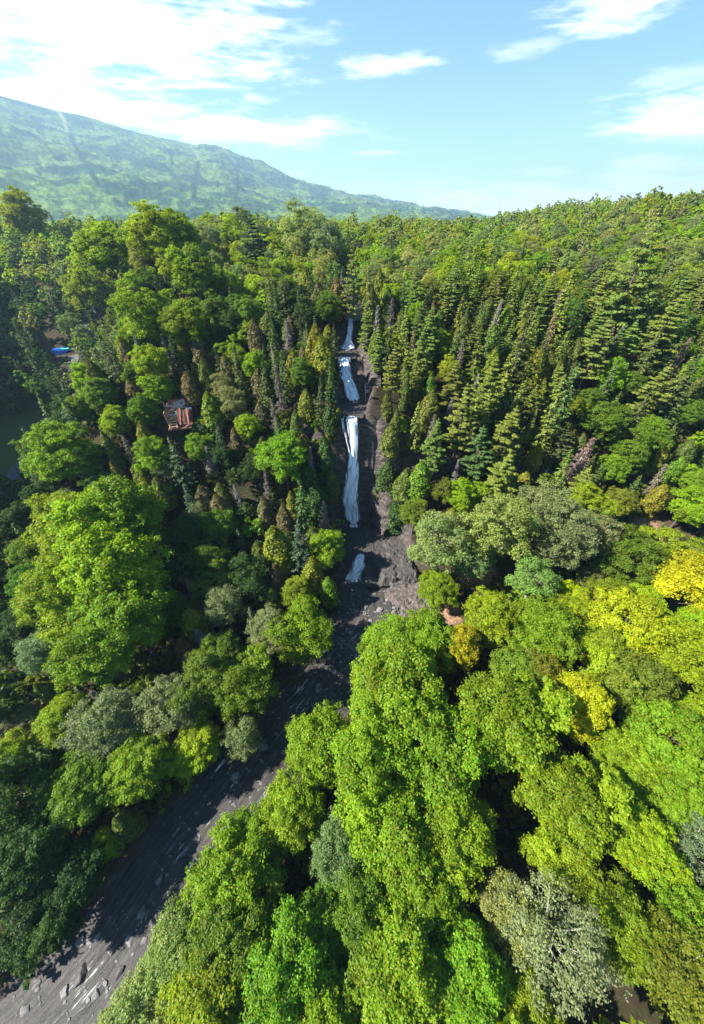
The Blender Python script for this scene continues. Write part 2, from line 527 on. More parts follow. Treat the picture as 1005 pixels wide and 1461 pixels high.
water_strip('stream', COURSE[:9], 'dark rocky stream running away below the falls', lambda x, y: .12 + .18 * np.exp(-((y - 32) / 6) ** 2) + .12 * np.exp(-((y + 8) / 9) ** 2) - .5 * np.exp(-((y - 39) / 4) ** 2) + 1.7 * np.exp(-((y - 41.2) / 1.0) ** 2 - ((x - .4) / 1.6) ** 2))
water_strip('plunge_pool', [(1.5, 44.6, 3.45, 2.2), (1.0, 48, 3.5, 2.6), (.6, 51.5, 3.55, 2.9), (.4, 55.2, 3.6, 2.6)], 'dark plunge pool under the tall fall', lambda x, y: -.6 + 1.75 * np.exp(-((y - 54.2) / .9) ** 2 - ((x - .3) / 1.9) ** 2))
water_strip('ledge_pool', [(-.4, 60.1, 26.35, 1.6), (.2, 64, 26.5, 1.9), (.6, 67.6, 26.7, 1.6)], 'dark pool on the ledge between two falls', lambda x, y: -.3 + 1.15 * np.exp(-((y - 66.6) / .8) ** 2 - ((x - .6) / 1.3) ** 2))
water_strip('ledge_pool', [(-1.6, 74.3, 32.65, 1.4), (-1.4, 77.5, 32.75, 1.7), (-1.1, 80.6, 32.85, 1.5)], 'dark pool on the ledge under the upper fall', lambda x, y: -.3 + 1.15 * np.exp(-((y - 80.2) / .8) ** 2 - ((x + 1.0) / 1.3) ** 2))
water_strip('stream', [(-.1, 86.3, 37.4, 1.2), (.3, 91, 38.0, 1.6), (.6, 96, 38.4, 1.8), (-1.2, 106, 39.1, 1.8)], 'narrow stream above the top of the falls', lambda x, y: .1 + 0 * x)


def fall_material():
    m, nt, nd, lk = mat_new('falling_water')
    out = N(nd, 'ShaderNodeOutputMaterial'); p = N(nd, 'ShaderNodeBsdfPrincipled')
    uv = N(nd, 'ShaderNodeAttribute', attribute_name='flow')
    mp = N(nd, 'ShaderNodeMapping'); mp.inputs['Scale'].default_value = (2.7, .30, 1); lk.new(uv.outputs['Vector'], mp.inputs[0])
    n1 = N(nd, 'ShaderNodeTexNoise'); n1.inputs['Scale'].default_value = 1; n1.inputs['Detail'].default_value = 9; n1.inputs['Roughness'].default_value = .74; n1.inputs['Distortion'].default_value = .8
    lk.new(mp.outputs[0], n1.inputs['Vector'])
    cr = N(nd, 'ShaderNodeValToRGB'); e = cr.color_ramp.elements
    e[0].position = .36; e[0].color = (.24, .30, .38, 1); e[1].position = .56; e[1].color = (.82, .87, .92, 1)
    lk.new(n1.outputs['Fac'], cr.inputs[0]); lk.new(cr.outputs[0], p.inputs['Base Color'])
    p.inputs['Roughness'].default_value = .55; p.inputs['Specular IOR Level'].default_value = .3
    bp = N(nd, 'ShaderNodeBump'); bp.inputs['Strength'].default_value = .6; bp.inputs['Distance'].default_value = .2
    lk.new(n1.outputs['Fac'], bp.inputs['Height']); lk.new(bp.outputs[0], p.inputs['Normal'])
    # ragged transparent edges between the strands
    ed = N(nd, 'ShaderNodeAttribute', attribute_name='cover')
    ad = N(nd, 'ShaderNodeMath', operation='ADD'); lk.new(ed.outputs['Fac'], ad.inputs[0]); lk.new(n1.outputs['Fac'], ad.inputs[1])
    r = N(nd, 'ShaderNodeValToRGB'); e = r.color_ramp.elements; e[0].position = .50; e[1].position = .74
    e[0].color = (0, 0, 0, 1); e[1].color = (1, 1, 1, 1)
    lk.new(ad.outputs[0], r.inputs[0])
    tr = N(nd, 'ShaderNodeBsdfTransparent'); mx = N(nd, 'ShaderNodeMixShader')
    lk.new(r.outputs[0], mx.inputs[0]); lk.new(tr.outputs[0], mx.inputs[1]); lk.new(p.outputs[0], mx.inputs[2]); lk.new(mx.outputs[0], out.inputs[0])
    return m


M_fall = fall_material()


def waterfall(prof, label, gap=None, seed=0):
    """prof: (x, y, z, half width) from lip to foot; a rounded body of water with real thickness, hugging the rock"""
    C = catmull(prof, 12)
    n = len(C); nx = 15
    s = np.concatenate([[0], np.cumsum(np.linalg.norm(np.diff(C[:, :3], axis=0), axis=1))])
    V = []; flow = []; cov = []
    u = np.linspace(-1, 1, nx)
    for side in (1, -1):
        for i in range(n):
            w = C[i, 3] * (1.12 + .45 * (fbm(s[i] / 1.6, 3.3, seed, 4) - .5))
            xx = C[i, 0] + u * w + .25 * (fbm(s[i] / 2.5, 9.1, seed + 5, 3) - .5)
            bulge = side * (.42 * np.sqrt(np.clip(1 - u * u, 0, 1)) * (.75 + .5 * fbm(u * 3 + 7, s[i] / 4 + 0 * u, seed + 8, 3)))
            y = C[i, 1] - bulge; z = C[i, 2] + .25 * bulge * side
            V.append(np.stack([xx, y, z], -1)); flow.append(np.stack([u * w, np.full(nx, s[i]), np.zeros(nx)], -1))
            c = .42 - .50 * np.abs(u) ** 2.2 - .10 * fbm(u * 2 + seed, s[i] / 3 + 0 * u, seed + 31, 3)
            tt = s[i] / s[-1]
            c = c - (.5 if seed < 4 else .3) * sstep(.945, 1.03, tt + .05 * (np.abs(u) ** 2) + .10 * (fbm(u * 3.1 + seed * 7, 0 * u + 2, seed + 61, 3) - .5)) - .5 * (1 - sstep(0, .05, tt))
            if gap is not None: c = c - gap(u, tt)
            cov.append(c)
    V = np.concatenate(V)
    i = np.arange(n * nx).reshape(n, nx)
    q = np.stack([i[:-1, :-1], i[:-1, 1:], i[1:, 1:], i[1:, :-1]], -1).reshape(-1, 4)
    Fq = np.concatenate([q, q[:, ::-1] + n * nx])
    me = new_mesh('waterfall', V, Fq, M_fall, smooth=True)
    at = me.attributes.new('flow', 'FLOAT_VECTOR', 'POINT'); at.data.foreach_set('vector', (np.concatenate(flow) + np.array([seed * 3.1, 0, 0])).astype(np.float32).ravel())
    at = me.attributes.new('cover', 'FLOAT', 'POINT'); at.data.foreach_set('value', np.concatenate(cov).astype(np.float32))
    o = link('waterfall', me)
    tag(o, label, 'waterfall', 'cascades of the waterfall')
    return o


waterfall([(-.5, 60.4, 26.45, 1.75), (-.45, 59.0, 26.1, 1.7), (-.1, 58.0, 23, 1.35), (.25, 57.4, 19.5, 1.0), (.1, 56.9, 16, 1.25), (-.35, 56.3, 11, 1.6), (-.1, 55.5, 6.5, 1.65), (.35, 54.5, 3.7, 2.3)],
          'longest white cascade, the tall fall dropping into the dark plunge pool', gap=lambda u, t: .5 * np.exp(-((u + .45) / .16) ** 2) * (t < .32) + .35 * np.exp(-((u + .1) / .1) ** 2) * (t < .2), seed=1)
waterfall([(-1.75, 74.8, 32.8, 1.5), (-1.7, 73.6, 32.75, 1.5), (-1.55, 72.2, 31.7, 1.3), (-1.2, 70.6, 30.5, 1.2), (-.5, 68.9, 29.2, 1.25), (.1, 67.7, 27.8, 1.45), (.6, 66.7, 26.75, 2.0)],
          'middle white cascade curving down to the ledge pool, between two other falls', seed=2)
waterfall([(-.1, 86.6, 37.5, .8), (-.2, 85.4, 37.2, .75), (-.5, 83.6, 35.2, .7), (-.8, 82, 33.8, 1.0), (-1.0, 80.4, 32.9, 1.9)],
          'uppermost thin white cascade under the lit pine', seed=3)
waterfall([(1.9, 45.3, 3.7, .8), (1.8, 44.7, 3.75, .9), (1.3, 43.9, 3.6, 1.0), (1.1, 43.2, 3.0, 1.5), (.55, 42.3, 2.1, 1.55), (.2, 41.3, 1.4, 2.1)],
          'short lowest white cascade beside the smooth dark rock shelf', seed=4, gap=lambda u, t: .16 * (fbm(u * 2.2, t * 3 + 0 * u, 91, 3) - .35) * 2 * (np.abs(u) > .25))


# ------------------------------------------------------------------ rocks
def lump(seed, flat=.7, sub=3):
    """an angular stone: a subdivided box pushed about by noise"""
    r = np.random.default_rng(seed)
    k = 2 ** sub + 1
    t = np.linspace(-1, 1, k)
    V = []; Fs = []
    for ax in range(3):
        for sg in (-1, 1):
            A, B = np.meshgrid(t, t)
            P = np.zeros((k, k, 3)); o = [i for i in range(3) if i != ax]
            P[..., ax] = sg; P[..., o[0]] = A; P[..., o[1]] = B
            off = len(V) * k * k
            V.append(P.reshape(-1, 3))
            i = np.arange(k * k).reshape(k, k) + off
            q = np.stack([i[:-1, :-1], i[:-1, 1:], i[1:, 1:], i[1:, :-1]], -1).reshape(-1, 4)
            Fs.append(q if (sg > 0) ^ (ax == 1) else q[:, ::-1])
    V = np.concatenate(V); Fs = np.concatenate(Fs)
    D = V / np.linalg.norm(V, axis=1)[:, None]
    P = .55 * D + .38 * V / np.abs(V).max(1)[:, None]
    for _ in range(7):   # planar facets
        n = r.normal(size=3); n /= np.linalg.norm(n); c = r.uniform(.55, .8)
        ex = np.clip(P @ n - c, 0, None); P = P - ex[:, None] * n
    q = D * 2.3 + r.uniform(0, 50, 3)
    P *= (1 + .28 * (fbm(q[:, 0] + q[:, 2], q[:, 1] - q[:, 2] * .7, seed, 3) - .5))[:, None]
    P[:, 2] *= flat
    return P, Fs


boulder_meshes = [new_mesh('boulder', *lump(100 + i, .5 + .08 * (i % 4)), M_boulder if i % 2 else M_wet) for i in range(6)]

M_fall_w = noise_material('rapid_foam', [(.35, (.45, .48, .52)), (.6, (.85, .88, .9))], 2.2, rough=.8, bump=.4, objcoord=False)
C1 = catmull(COURSE[:9], 12)


def water_z(x, y):
    i = np.argmin(np.hypot(C1[:, 0] - x, C1[:, 1] - y)); return C1[i, 2]


# (photo position, size m, kind) of the stones one can tell apart
STONES = []
STONE_PX = [(523, 868, .8, 1), (508, 876, .7, 1), (541, 873, .9, 1), (528, 888, .6, 1), (512, 892, 1.2, 0), (500, 905, .7, 1), (532, 902, 1.3, 0), (518, 915, .6, 1), (494, 886, .6, 1), (487, 925, .8, 1),
            (505, 930, .5, 1), (470, 940, .6, 1), (478, 962, .7, 1), (456, 985, .8, 1), (440, 1005, .5, 1), (460, 1015, .5, 0), (432, 1035, .9, 1), (410, 1040, .9, 1), (404, 1075, .5, 1), (378, 1065, 1.1, 1),
            (375, 1120, .4, 1), (338, 1112, .9, 1), (325, 1178, .8, 1), (320, 1195, .6, 0), (286, 1195, .6, 1), (300, 1210, .4, 1), (262, 1235, 1.1, 0), (232, 1255, .6, 1), (208, 1300, .9, 1), (222, 1318, .6, 0),
            (120, 1345, .8, 1), (122, 1390, 1.0, 0), (144, 1335, .5, 1), (98, 1415, .7, 1), (60, 1405, .5, 1), (45, 1440, .7, 1), (165, 1355, .5, 1), (175, 1385, .6, 0), (85, 1370, .5, 0), (140, 1420, .6, 1), (190, 1340, .6, 1),
            (549, 893, .9, 1), (560, 905, .8, 1), (572, 898, .9, 1), (552, 915, .7, 0), (585, 885, .7, 1), (562, 880, 1.2, 1), (578, 872, 1.0, 1), (592, 868, 1.1, 1), (566, 862, .8, 1), (552, 858, .7, 1), (575, 850, 1.3, 1), (590, 845, 1.1, 1),
            (520, 755, .7, 0), (513, 763, .6, 0), (524, 772, 1.0, 0), (515, 782, .7, 0), (497, 832, .7, 1)]


def hit_ground(px, py, lift=0, tmax=260):
    d = ray(px, py)
    ts = np.linspace(15, tmax, 1400)
    g = terrain(d[0] * ts, d[1] * ts) + lift
    f = CAMZ + d[2] * ts - g
    k = np.argmax(f < 0)
    if f[k] >= 0: k = len(ts) - 1
    t = ts[k]
    return d[0] * t, d[1] * t, float(g[k] - lift), t


def where_stone(y):
    if y > 44: return 'on the bed of the plunge pool'
    if y > 29: return 'in the rapids below the rock shelf'
    if y > 15: return 'where the stream narrows'
    if y > 2: return 'in the shaded middle reach'
    return 'in the wide lower stream'


for i, (px, py, s, pale) in enumerate(STONE_PX):
    x, y, z, t = hit_ground(px, py)
    me = boulder_meshes[(2 * i + (1 if pale else 0)) % 6]
    o = link('boulder', me)
    wz = water_z(x, y) if y < 44 else z
    o.location = (x, y, max(z, wz - .1) + .04 * s)
    o.rotation_euler = (rng.uniform(-.2, .2), rng.uniform(-.2, .2), rng.uniform(0, 6.3))
    s *= .8
    o.scale = (s * rng.uniform(.8, 1.3), s * rng.uniform(.7, 1.0), s * rng.uniform(.7, 1.1))
    side = 'by the far bank' if x < C1[np.argmin(np.abs(C1[:, 1] - y)), 0] else 'by the near bank'
    tag(o, ('large ' if s > .75 else 'small ') + ('pale grey' if me.materials[0] == M_boulder else 'dark wet') + ' boulder ' + where_stone(y) + (' ' + side if y < 29 else ''), 'boulder', 'boulders in the stream')


# layered rock cliff beside the tall fall and the smooth shelf below it
def cliff(name, P0, P1, z0, z1, depth, label, seed, mat, nz=90, nu=70, lean=.12):
    """a slab of layered rock: front face stepped by strata, closed at the back"""
    P0 = np.array(P0, float); P1 = np.array(P1, float)
    T = (P1 - P0) / np.linalg.norm(P1 - P0); Nf = np.array([T[1], -T[0]])
    if Nf[0] > 0: Nf = -Nf
    L = np.linalg.norm(P1 - P0)
    u = np.linspace(0, 1, nu); v = np.linspace(0, 1, nz)
    U, Vv = np.meshgrid(u, v)
    top = z1[0] + (z1[1] - z1[0]) * U + 1.2 * (fbm(U * 5, U * 0, seed, 3) - .5)
    bot = z0[0] + (z0[1] - z0[0]) * U
    Zz = bot + (top - bot) * Vv
    strat = np.floor(Zz * 1.5 + 1.2 * fbm(U * L / 4, Zz / 3, seed + 2, 2))
    off = .9 * (vnoise(strat * .77 + 3, U * L / 3.5, seed + 3) - .5) + 1.1 * (fbm(U * L / 3, Zz / 4, seed + 4, 4) - .5) - lean * (Zz - bot)
    off = off + .55 * (fbm(U * L * 1.3, Zz * 1.1, seed + 6, 4) - .5) - .5 * (1 - sstep(0, .04, np.abs(fbm(U * L / 1.3, Zz / 5, seed + 9, 3) - .5)))
    off = off - .9 * Vv ** 6
    X = P0[0] + T[0] * U * L + Nf[0] * off; Y = P0[1] + T[1] * U * L + Nf[1] * off
    Fv = np.stack([X, Y, Zz], -1).reshape(-1, 3)
    Bv = np.stack([P0[0] + T[0] * U * L - Nf[0] * depth, P0[1] + T[1] * U * L - Nf[1] * depth, Zz], -1).reshape(-1, 3)
    i = np.arange(nu * nz).reshape(nz, nu); m = nu * nz
    q = np.stack([i[:-1, :-1], i[:-1, 1:], i[1:, 1:], i[1:, :-1]], -1).reshape(-1, 4)
    fs = [q, q[:, ::-1] + m]
    for e in (i[0], i[-1], i[:, 0], i[:, -1]):
        fs.append(np.stack([e[:-1], e[1:], e[1:] + m, e[:-1] + m], -1))
    me = new_mesh(name, np.concatenate([Fv, Bv]), np.concatenate(fs), mat)
    o = link(name, me); tag(o, label, 'cliff', 'rock walls of the gorge')
    return o


M_strata = noise_material('layered_stone', [(.28, (.022, .019, .018)), (.5, (.072, .060, .054)), (.74, (.17, .14, .125))], .7, stretch=(.8, .8, 5.5), bump=1.0, bscale=1.6, objcoord=False, bdist=.3)
cliff('rock_cliff', (2.5, 59.6), (6.4, 50.6), (8, 3.0), (26.3, 7.6), 6.5, 'tall bare grey brown rock wall beside the tall fall', 5, M_strata)
cliff('rock_cliff', (1.6, 78), (2.8, 67.5), (31, 26.3), (35.3, 31.2), 3.0, 'small bare rock wall beside the middle cascade', 8, M_strata, nz=26)
cliff('rock_cliff', (6.4, 54.5), (12.4, 46.5), (4, 3.2), (10.5, 5.2), 2.2, 'low dim rock face behind the smooth dark rock shelf', 12, M_rock, nz=22)


def slab(name, x0, x1, y0, y1, zt, zb, step, seed, mat, label, cat, n=84, shape=None):
    """a stone platform: top broken into ledges and cracks, edges stepped down, closed below"""
    xs = np.linspace(x0, x1, n); ys = np.linspace(y0, y1, n)
    X, Y = np.meshgrid(xs, ys)
    u = (X - x0) / (x1 - x0); v = (Y - y0) / (y1 - y0)
    edge = np.minimum(np.minimum(X - x0, x1 - X), np.minimum(Y - y0, y1 - Y))
    if shape is not None: edge = np.minimum(edge, shape(X, Y))
    edge = edge + 1.5 * (fbm(X / 1.7, Y / 1.7, seed, 4) - .5) + .7 * (vnoise(np.floor(X * 1.3), np.floor(Y * 1.1), seed + 3) - .5)
    st = np.floor(step * fbm(X / 3.1 + .3 * fbm(X, Y, seed + 7, 2), Y / 2.3, seed + 2, 4)) / step
    crack = np.abs(fbm(X / 1.5, Y / 1.5, seed + 11, 4) - .5)
    Z = zb + (zt - zb) * np.clip(np.floor(sstep(0, 1.5, edge) * 4.999) / 4, 0, 1) + .75 * (st - .5) - .22 * (1 - sstep(0, .035, crack)) + .26 * (fbm(X * 1.6, Y * 1.6, seed + 5, 4) - .5)
    Z = np.where(edge < .04, zb - .4, Z)
    top = np.stack([X, Y, Z], -1).reshape(-1, 3); bot = np.stack([X, Y, np.full_like(X, zb - 1.2)], -1).reshape(-1, 3)
    i = np.arange(n * n).reshape(n, n); m = n * n
    q = np.stack([i[:-1, :-1], i[:-1, 1:], i[1:, 1:], i[1:, :-1]], -1).reshape(-1, 4)
    fs = [q, q[:, ::-1] + m]
    for e in (i[0], i[-1], i[:, 0], i[:, -1]): fs.append(np.stack([e[:-1], e[1:], e[1:] + m, e[:-1] + m], -1))
    o = link(name, new_mesh(name, np.concatenate([top, bot]), np.concatenate(fs), mat))
    tag(o, label, cat)


slab('rock_shelf', 2.6, 13.2, 39.0, 55.2, 3.75, 2.2, 3, 61, M_slab, 'broad smooth dark grey rock shelf beside the plunge pool', 'rock shelf',
     shape=lambda X, Y: np.minimum(X - (2.7 + .55 * np.clip(44.5 - Y, 0, 9)), 1.2 * (54.6 - Y) - .55 * np.clip(X - 6.5, 0, 9) + 0.3))
M_ledge = noise_material('pink_stone', [(.3, (.04, .034, .033)), (.55, (.105, .088, .082)), (.75, (.22, .18, .17))], 1.4, bump=1.0, bscale=4, objcoord=False, bdist=.25)
slab('rock_ledge', 6.2, 15.4, 30.8, 41.2, 2.7, .5, 7, 93, M_ledge, 'broken pinkish grey rock ledge between the dark shelf and bright trees', 'rock ledge', n=110,
     shape=lambda X, Y: X - (6.2 + .5 * np.clip(37 - Y, 0, 9)))


def log_at(a, b, r, label, mat=None):
    (x0, y0, z0, _), (x1, y1, z1, _) = hit_ground(*a), hit_ground(*b)
    p0 = np.array([x0, y0, z0 + r * 1.1]); p1 = np.array([x1, y1, z1 + r * 1.1])
    e = empty('fallen_log', ((p0 + p1) / 2).tolist(), label, 'log', 'fallen logs')
    c = (p0 + p1) / 2
    mb = MB()
    pts = [p0 - c + (p1 - p0) * k + np.array([0, 0, .12 * math.sin(k * 7)]) for k in np.linspace(0, 1, 7)]
    mb.tube(pts, np.linspace(r, r * .45, 7), 8)
    link('trunk', mb.mesh('trunk', mat or M_log, True), e)
    d = (p1 - p0) / np.linalg.norm(p1 - p0)
    for k in (.45, .62, .78, .9):
        s = p0 - c + (p1 - p0) * k
        side = np.array([-d[1], d[0], .55]) * (1 if rng.random() < .5 else -1); side[2] = abs(side[2])
        b2 = MB(); L = r * rng.uniform(4, 8)
        b2.tube([s, s + side * L * .5 + d * L * .25, s + side * L * .8 + d * L * .7], [r * .3, r * .2, r * .07], 5)
        link('branch', b2.mesh('branch', mat or M_log, True), e)
    return e


log_at((182, 1352), (217, 1318), .22, 'pale bleached log lying in the wide lower stream')
log_at((452, 765), (478, 778), .22, 'pale fallen log on the wooded bank beside the plunge pool')
log_at((732, 706), (752, 698), .35, 'pale log lying under the conifers above the grey green trees')
log_at((772, 690), (786, 660), .3, 'grey log lying up the steep bare gully among conifers')

# ------------------------------------------------------------------ tree meshes
def quads(C, Nrm, size, aspect=1.5, r=None, tang=None):
    """diamond leaves at C facing Nrm"""
    n = len(C)
    Nrm = Nrm / (np.linalg.norm(Nrm, axis=1)[:, None] + 1e-9)
    if tang is None: tang = r.normal(size=(n, 3))
    t = tang - (tang * Nrm).sum(1)[:, None] * Nrm
    t /= np.linalg.norm(t, axis=1)[:, None] + 1e-9
    b = np.cross(Nrm, t)
    s = np.broadcast_to(size, (n,))[:, None]
    fold = Nrm * s * .12
    V = np.stack([C - t * s * aspect * .5, C + b * s * .5 - fold, C + t * s * aspect * .5, C - b * s * .5 - fold], 1)
    return V.reshape(-1, 3)


def ball(r, n):
    d = r.normal(size=(n, 3)); return d / np.linalg.norm(d, axis=1)[:, None]


def finish_leaves(name, V, r, mat, rnd=None):
    n = len(V) // 4
    if rnd is None: rnd = r.random(n)
    return new_mesh(name, V, np.arange(n * 4).reshape(n, 4), mat, rnd=rnd)


def broadleaf(seed, H=13.0, R=4.0, Hc=9.0, lobes=20, clumps=26, per=84, leaf=.155, spread=1.0, ragged=.25, mat=None, bark=None):
    """returns (crown mesh, trunk mesh)"""
    r = np.random.default_rng(seed)
    zc = H - Hc / 2
    cs = []; dirs = []
    for i in range(lobes):
        k = (i + .5) / lobes
        el = math.asin(max(-.75, min(1, 1 - 1.62 * k))); az = i * 2.39996 + r.uniform(-.4, .4)
        d = np.array([math.cos(el) * math.cos(az), math.cos(el) * math.sin(az), math.sin(el)])
        prof = 1.0 if d[2] > 0 else 1.0 + .22 * d[2]
        f = r.uniform(.48, .66) * (1 + r.uniform(-ragged, ragged))
        cs.append(np.array([d[0] * R * f * prof, d[1] * R * f * prof, zc + d[2] * Hc / 2 * f * 1.12])); dirs.append(d)
    Vs = []; rn = []
    for c, d in zip(cs, dirs):
        rl = R * r.uniform(.20, .46)
        cd = ball(r, clumps); cd = cd + d * .55 + np.array([0, 0, .35]); cd /= np.linalg.norm(cd, axis=1)[:, None]
        cc = c + cd * rl * r.uniform(.45, 1.40, (clumps, 1)) * np.array([1, 1, .85])
        lob = r.normal() * .13
        for p, q in zip(cc, cd):
            rc = R * r.uniform(.07, .17)
            n = int(per * r.uniform(.7, 1.3))
            b = ball(r, n); b = b + q * .5 + np.array([0, 0, .4]); b /= np.linalg.norm(b, axis=1)[:, None]
            pos = p + b * rc * r.uniform(.3, 1.35, (n, 1)) * np.array([1.1, 1.1, .7])
            nr = b * .8 + np.array([0, 0, .45]) + r.normal(size=(n, 3)) * .55
            Vs.append(quads(pos, nr, leaf * r.uniform(.7, 1.3, n), 1.5, r))
            rn.append(np.clip(.5 + lob + r.normal() * .12 + r.normal(size=n) * .18, 0, 1))
    crown = finish_leaves('crown', np.concatenate(Vs), r, mat or M_leaf, np.concatenate(rn))
    mb = MB()
    bend = r.uniform(-.35, .35, 2)
    top = np.array([bend[0], bend[1], H - Hc * .35])
    tp = [np.array([bend[0] * k * k, bend[1] * k * k, -1.5 + (top[2] + 1.5) * k]) for k in np.linspace(0, 1, 8)]
    mb.tube(tp, np.linspace(.30, .09, 8) * (R / 4), 8)
    for c in cs:
        k = np.clip((c[2] - R * .45) / top[2], .3, .95); k0 = int(k * 7)
        s = tp[k0]
        m = s * .5 + c * .5 + np.array([0, 0, -.25])
        mb.tube([s, m, c + (c - s) * .25], np.array([.11, .075, .02]) * (R / 4), 5)
    return crown, mb.mesh('trunk', bark or M_bark, True)


def spruce(seed, H=17.0, R=2.5, gapz=.46, nb=7, dens=1.0, start=.14, droop=.35):
    r = np.random.default_rng(seed)
    Vs = []; rn = []
    z = H * start
    while z < H - .25:
        t = (z - H * start) / (H * (1 - start))
        L0 = R * (1 - t) ** .85 + .12
        for j in range(max(4, int(nb * (1 - .3 * t)))):
            az = r.uniform(0, 6.283); L = L0 * r.uniform(.65, 1.12)
            n = max(4, int(L / .16 * dens))
            f = np.sqrt(r.uniform(.02, 1, n)) if L > .5 else r.uniform(0, 1, n)
            out = np.array([math.cos(az), math.sin(az), 0]); sd = np.array([-math.sin(az), math.cos(az), 0])
            wd = .32 * L * (1 - f) + .10
            lat = r.uniform(-1, 1, n) * wd
            zz = -droop * L * f + droop * .55 * L * f ** 3 + r.normal(size=n) * .06 - np.abs(lat) * .25
            P = out * (L * f)[:, None] + sd * lat[:, None]; P[:, 2] += z + zz
            nr = np.array([0, 0, 1.0]) + out * .5 + r.normal(size=(n, 3)) * .4
            tg = out + sd * np.sign(lat)[:, None] * .7 + np.array([0, 0, -.25]) + r.normal(size=(n, 3)) * .2
            Vs.append(quads(P, nr, r.uniform(.20, .34, n), 2.1, r, tg))
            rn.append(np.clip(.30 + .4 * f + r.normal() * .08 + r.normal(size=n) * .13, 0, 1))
        z += gapz * r.uniform(.7, 1.25)
    tip = np.array([[0, 0, H - .2 + k * .12] for k in range(4)])
    Vs.append(quads(tip, ball(r, 4), .16, 3.0, r, np.tile([0, 0, 1.0], (4, 1)))); rn.append(np.full(4, .6))
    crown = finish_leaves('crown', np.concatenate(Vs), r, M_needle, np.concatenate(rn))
    mb = MB(); mb.tube([(0, 0, -1.5), (0, 0, H * .5), (0, 0, H)], [.24, .15, .02], 7)
    return crown, mb.mesh('trunk', M_bark, True)


def pine(seed, H=19.0, R=3.4):
    r = np.random.default_rng(seed)
    Vs = []; rn = []; mb = MB()
    mb.tube([(0, 0, -1.5), (0, 0, H * .5), (0, 0, H)], [.30, .19, .03], 7)
    z = H * .22
    while z < H - .3:
        t = (z - H * .22) / (H * .78)
        L0 = R * (math.sin(min(1, .25 + (1 - t) * 1.1) * 1.5708)) * (1 - t ** 3.0) + .2
        for j in range(r.integers(5, 8)):
            az = r.uniform(0, 6.283); L = L0 * r.uniform(.55, 1.18)
            out = np.array([math.cos(az), math.sin(az), 0]); sd = np.array([-math.sin(az), math.cos(az), 0])
            rise = r.uniform(.0, .28)
            mb.tube([(0, 0, z), out * L * .5 + [0, 0, z + rise * L * .3], out * L * .95 + [0, 0, z + rise * L]], [.06, .04, .012], 4)
            nt = max(5, int(L / .15))
            for q in range(nt):
                f = r.uniform(.3, 1.02); lat = r.uniform(-1, 1) * .38 * L * (1.15 - f)
                c = out * L * f + sd * lat + np.array([0, 0, z + rise * L * f + .05])
                n = 11
                b = ball(r, n); b[:, 2] = np.abs(b[:, 2]) * .8 - .1
                P = c + b * np.array([.34, .34, .20])
                Vs.append(quads(P, b + r.normal(size=(n, 3)) * .3 + [0, 0, .7], r.uniform(.16, .26, n), 2.4, r, b + out * .4))
                rn.append(np.clip(.5 + r.normal() * .12 + r.normal(size=n) * .14, 0, 1))
        z += r.uniform(.65, 1.05)
    for k in range(5):
        n = 10; b = ball(r, n)
        Vs.append(quads(np.array([0, 0, H - .1 * k]) + b * [.2, .2, .3], b, .15, 2.4, r, np.tile([0, 0, 1.], (n, 1)))); rn.append(np.full(n, .6))
    return finish_leaves('crown', np.concatenate(Vs), r, M_needle, np.concatenate(rn)), mb.mesh('trunk', M_bark, True)


def cedar(seed, H=12.0, R=1.9, n=4200, low=.08):
    r = np.random.default_rng(seed)
    t = r.random(n) ** .85
    prof = np.clip(np.sin((t * .86 + .14) * math.pi) ** .7 * (1 - .25 * t), .03, 1)
    az = r.uniform(0, 6.283, n)
    lumpy = .72 + .5 * vnoise(az * 2.2 + seed, t * 11, seed)
    rad = R * prof * lumpy * r.uniform(.72, 1.05, n)
    P = np.stack([np.cos(az) * rad, np.sin(az) * rad, H * (low + (1 - low) * t)], -1)
    out = np.stack([np.cos(az), np.sin(az), .35 + 0 * az], -1)
    tg = np.stack([np.cos(az) * .5, np.sin(az) * .5, 1 + 0 * az], -1) + r.normal(size=(n, 3)) * .35
    V = quads(P, out + r.normal(size=(n, 3)) * .55, r.uniform(.18, .34, n), 1.9, r, tg)
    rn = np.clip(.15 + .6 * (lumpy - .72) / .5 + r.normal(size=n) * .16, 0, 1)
    mb = MB(); mb.tube([(0, 0, -1.5), (0, 0, H * .5), (0, 0, H * .97)], [.18, .11, .02], 6)
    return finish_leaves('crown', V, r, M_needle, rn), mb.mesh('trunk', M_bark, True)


def dead(seed, H=12.0, R=1.7):
    """a dead conifer: pale trunk, whorls of bare twigs with a few brown needles left"""
    r = np.random.default_rng(seed)
    Vs = []; mb = MB()
    mb.tube([(0, 0, -1.5), (0, 0, H * .5), (0, 0, H)], [.17, .11, .015], 6)
    z = H * .12
    while z < H - .2:
        t = (z - H * .12) / (H * .88); L0 = R * (1 - t) ** .75 + .15
        for j in range(5):
            az = r.uniform(0, 6.283); L = L0 * r.uniform(.55, 1.15)
            out = np.array([math.cos(az), math.sin(az), 0]); sd = np.array([-math.sin(az), math.cos(az), 0])
            mb.tube([(0, 0, z), out * L + [0, 0, z + L * r.uniform(-.3, .2)]], [.035, .012], 4)
            n = int(12 + L * 14); f = r.uniform(.15, 1, n)
            lat = r.normal(size=n) * .16 * (1.2 - f)
            P = out * (L * f)[:, None] + sd * lat[:, None] + np.array([0, 0, z]); P[:, 2] += r.normal(size=n) * .1
            Vs.append(quads(P, ball(r, n), r.uniform(.05, .12, n), 4.2, r, out + r.normal(size=(n, 3)) * .8))
        z += .33 * r.uniform(.7, 1.3)
    return finish_leaves('crown', np.concatenate(Vs), r, M_twig), mb.mesh('trunk', M_bark_pale, True)


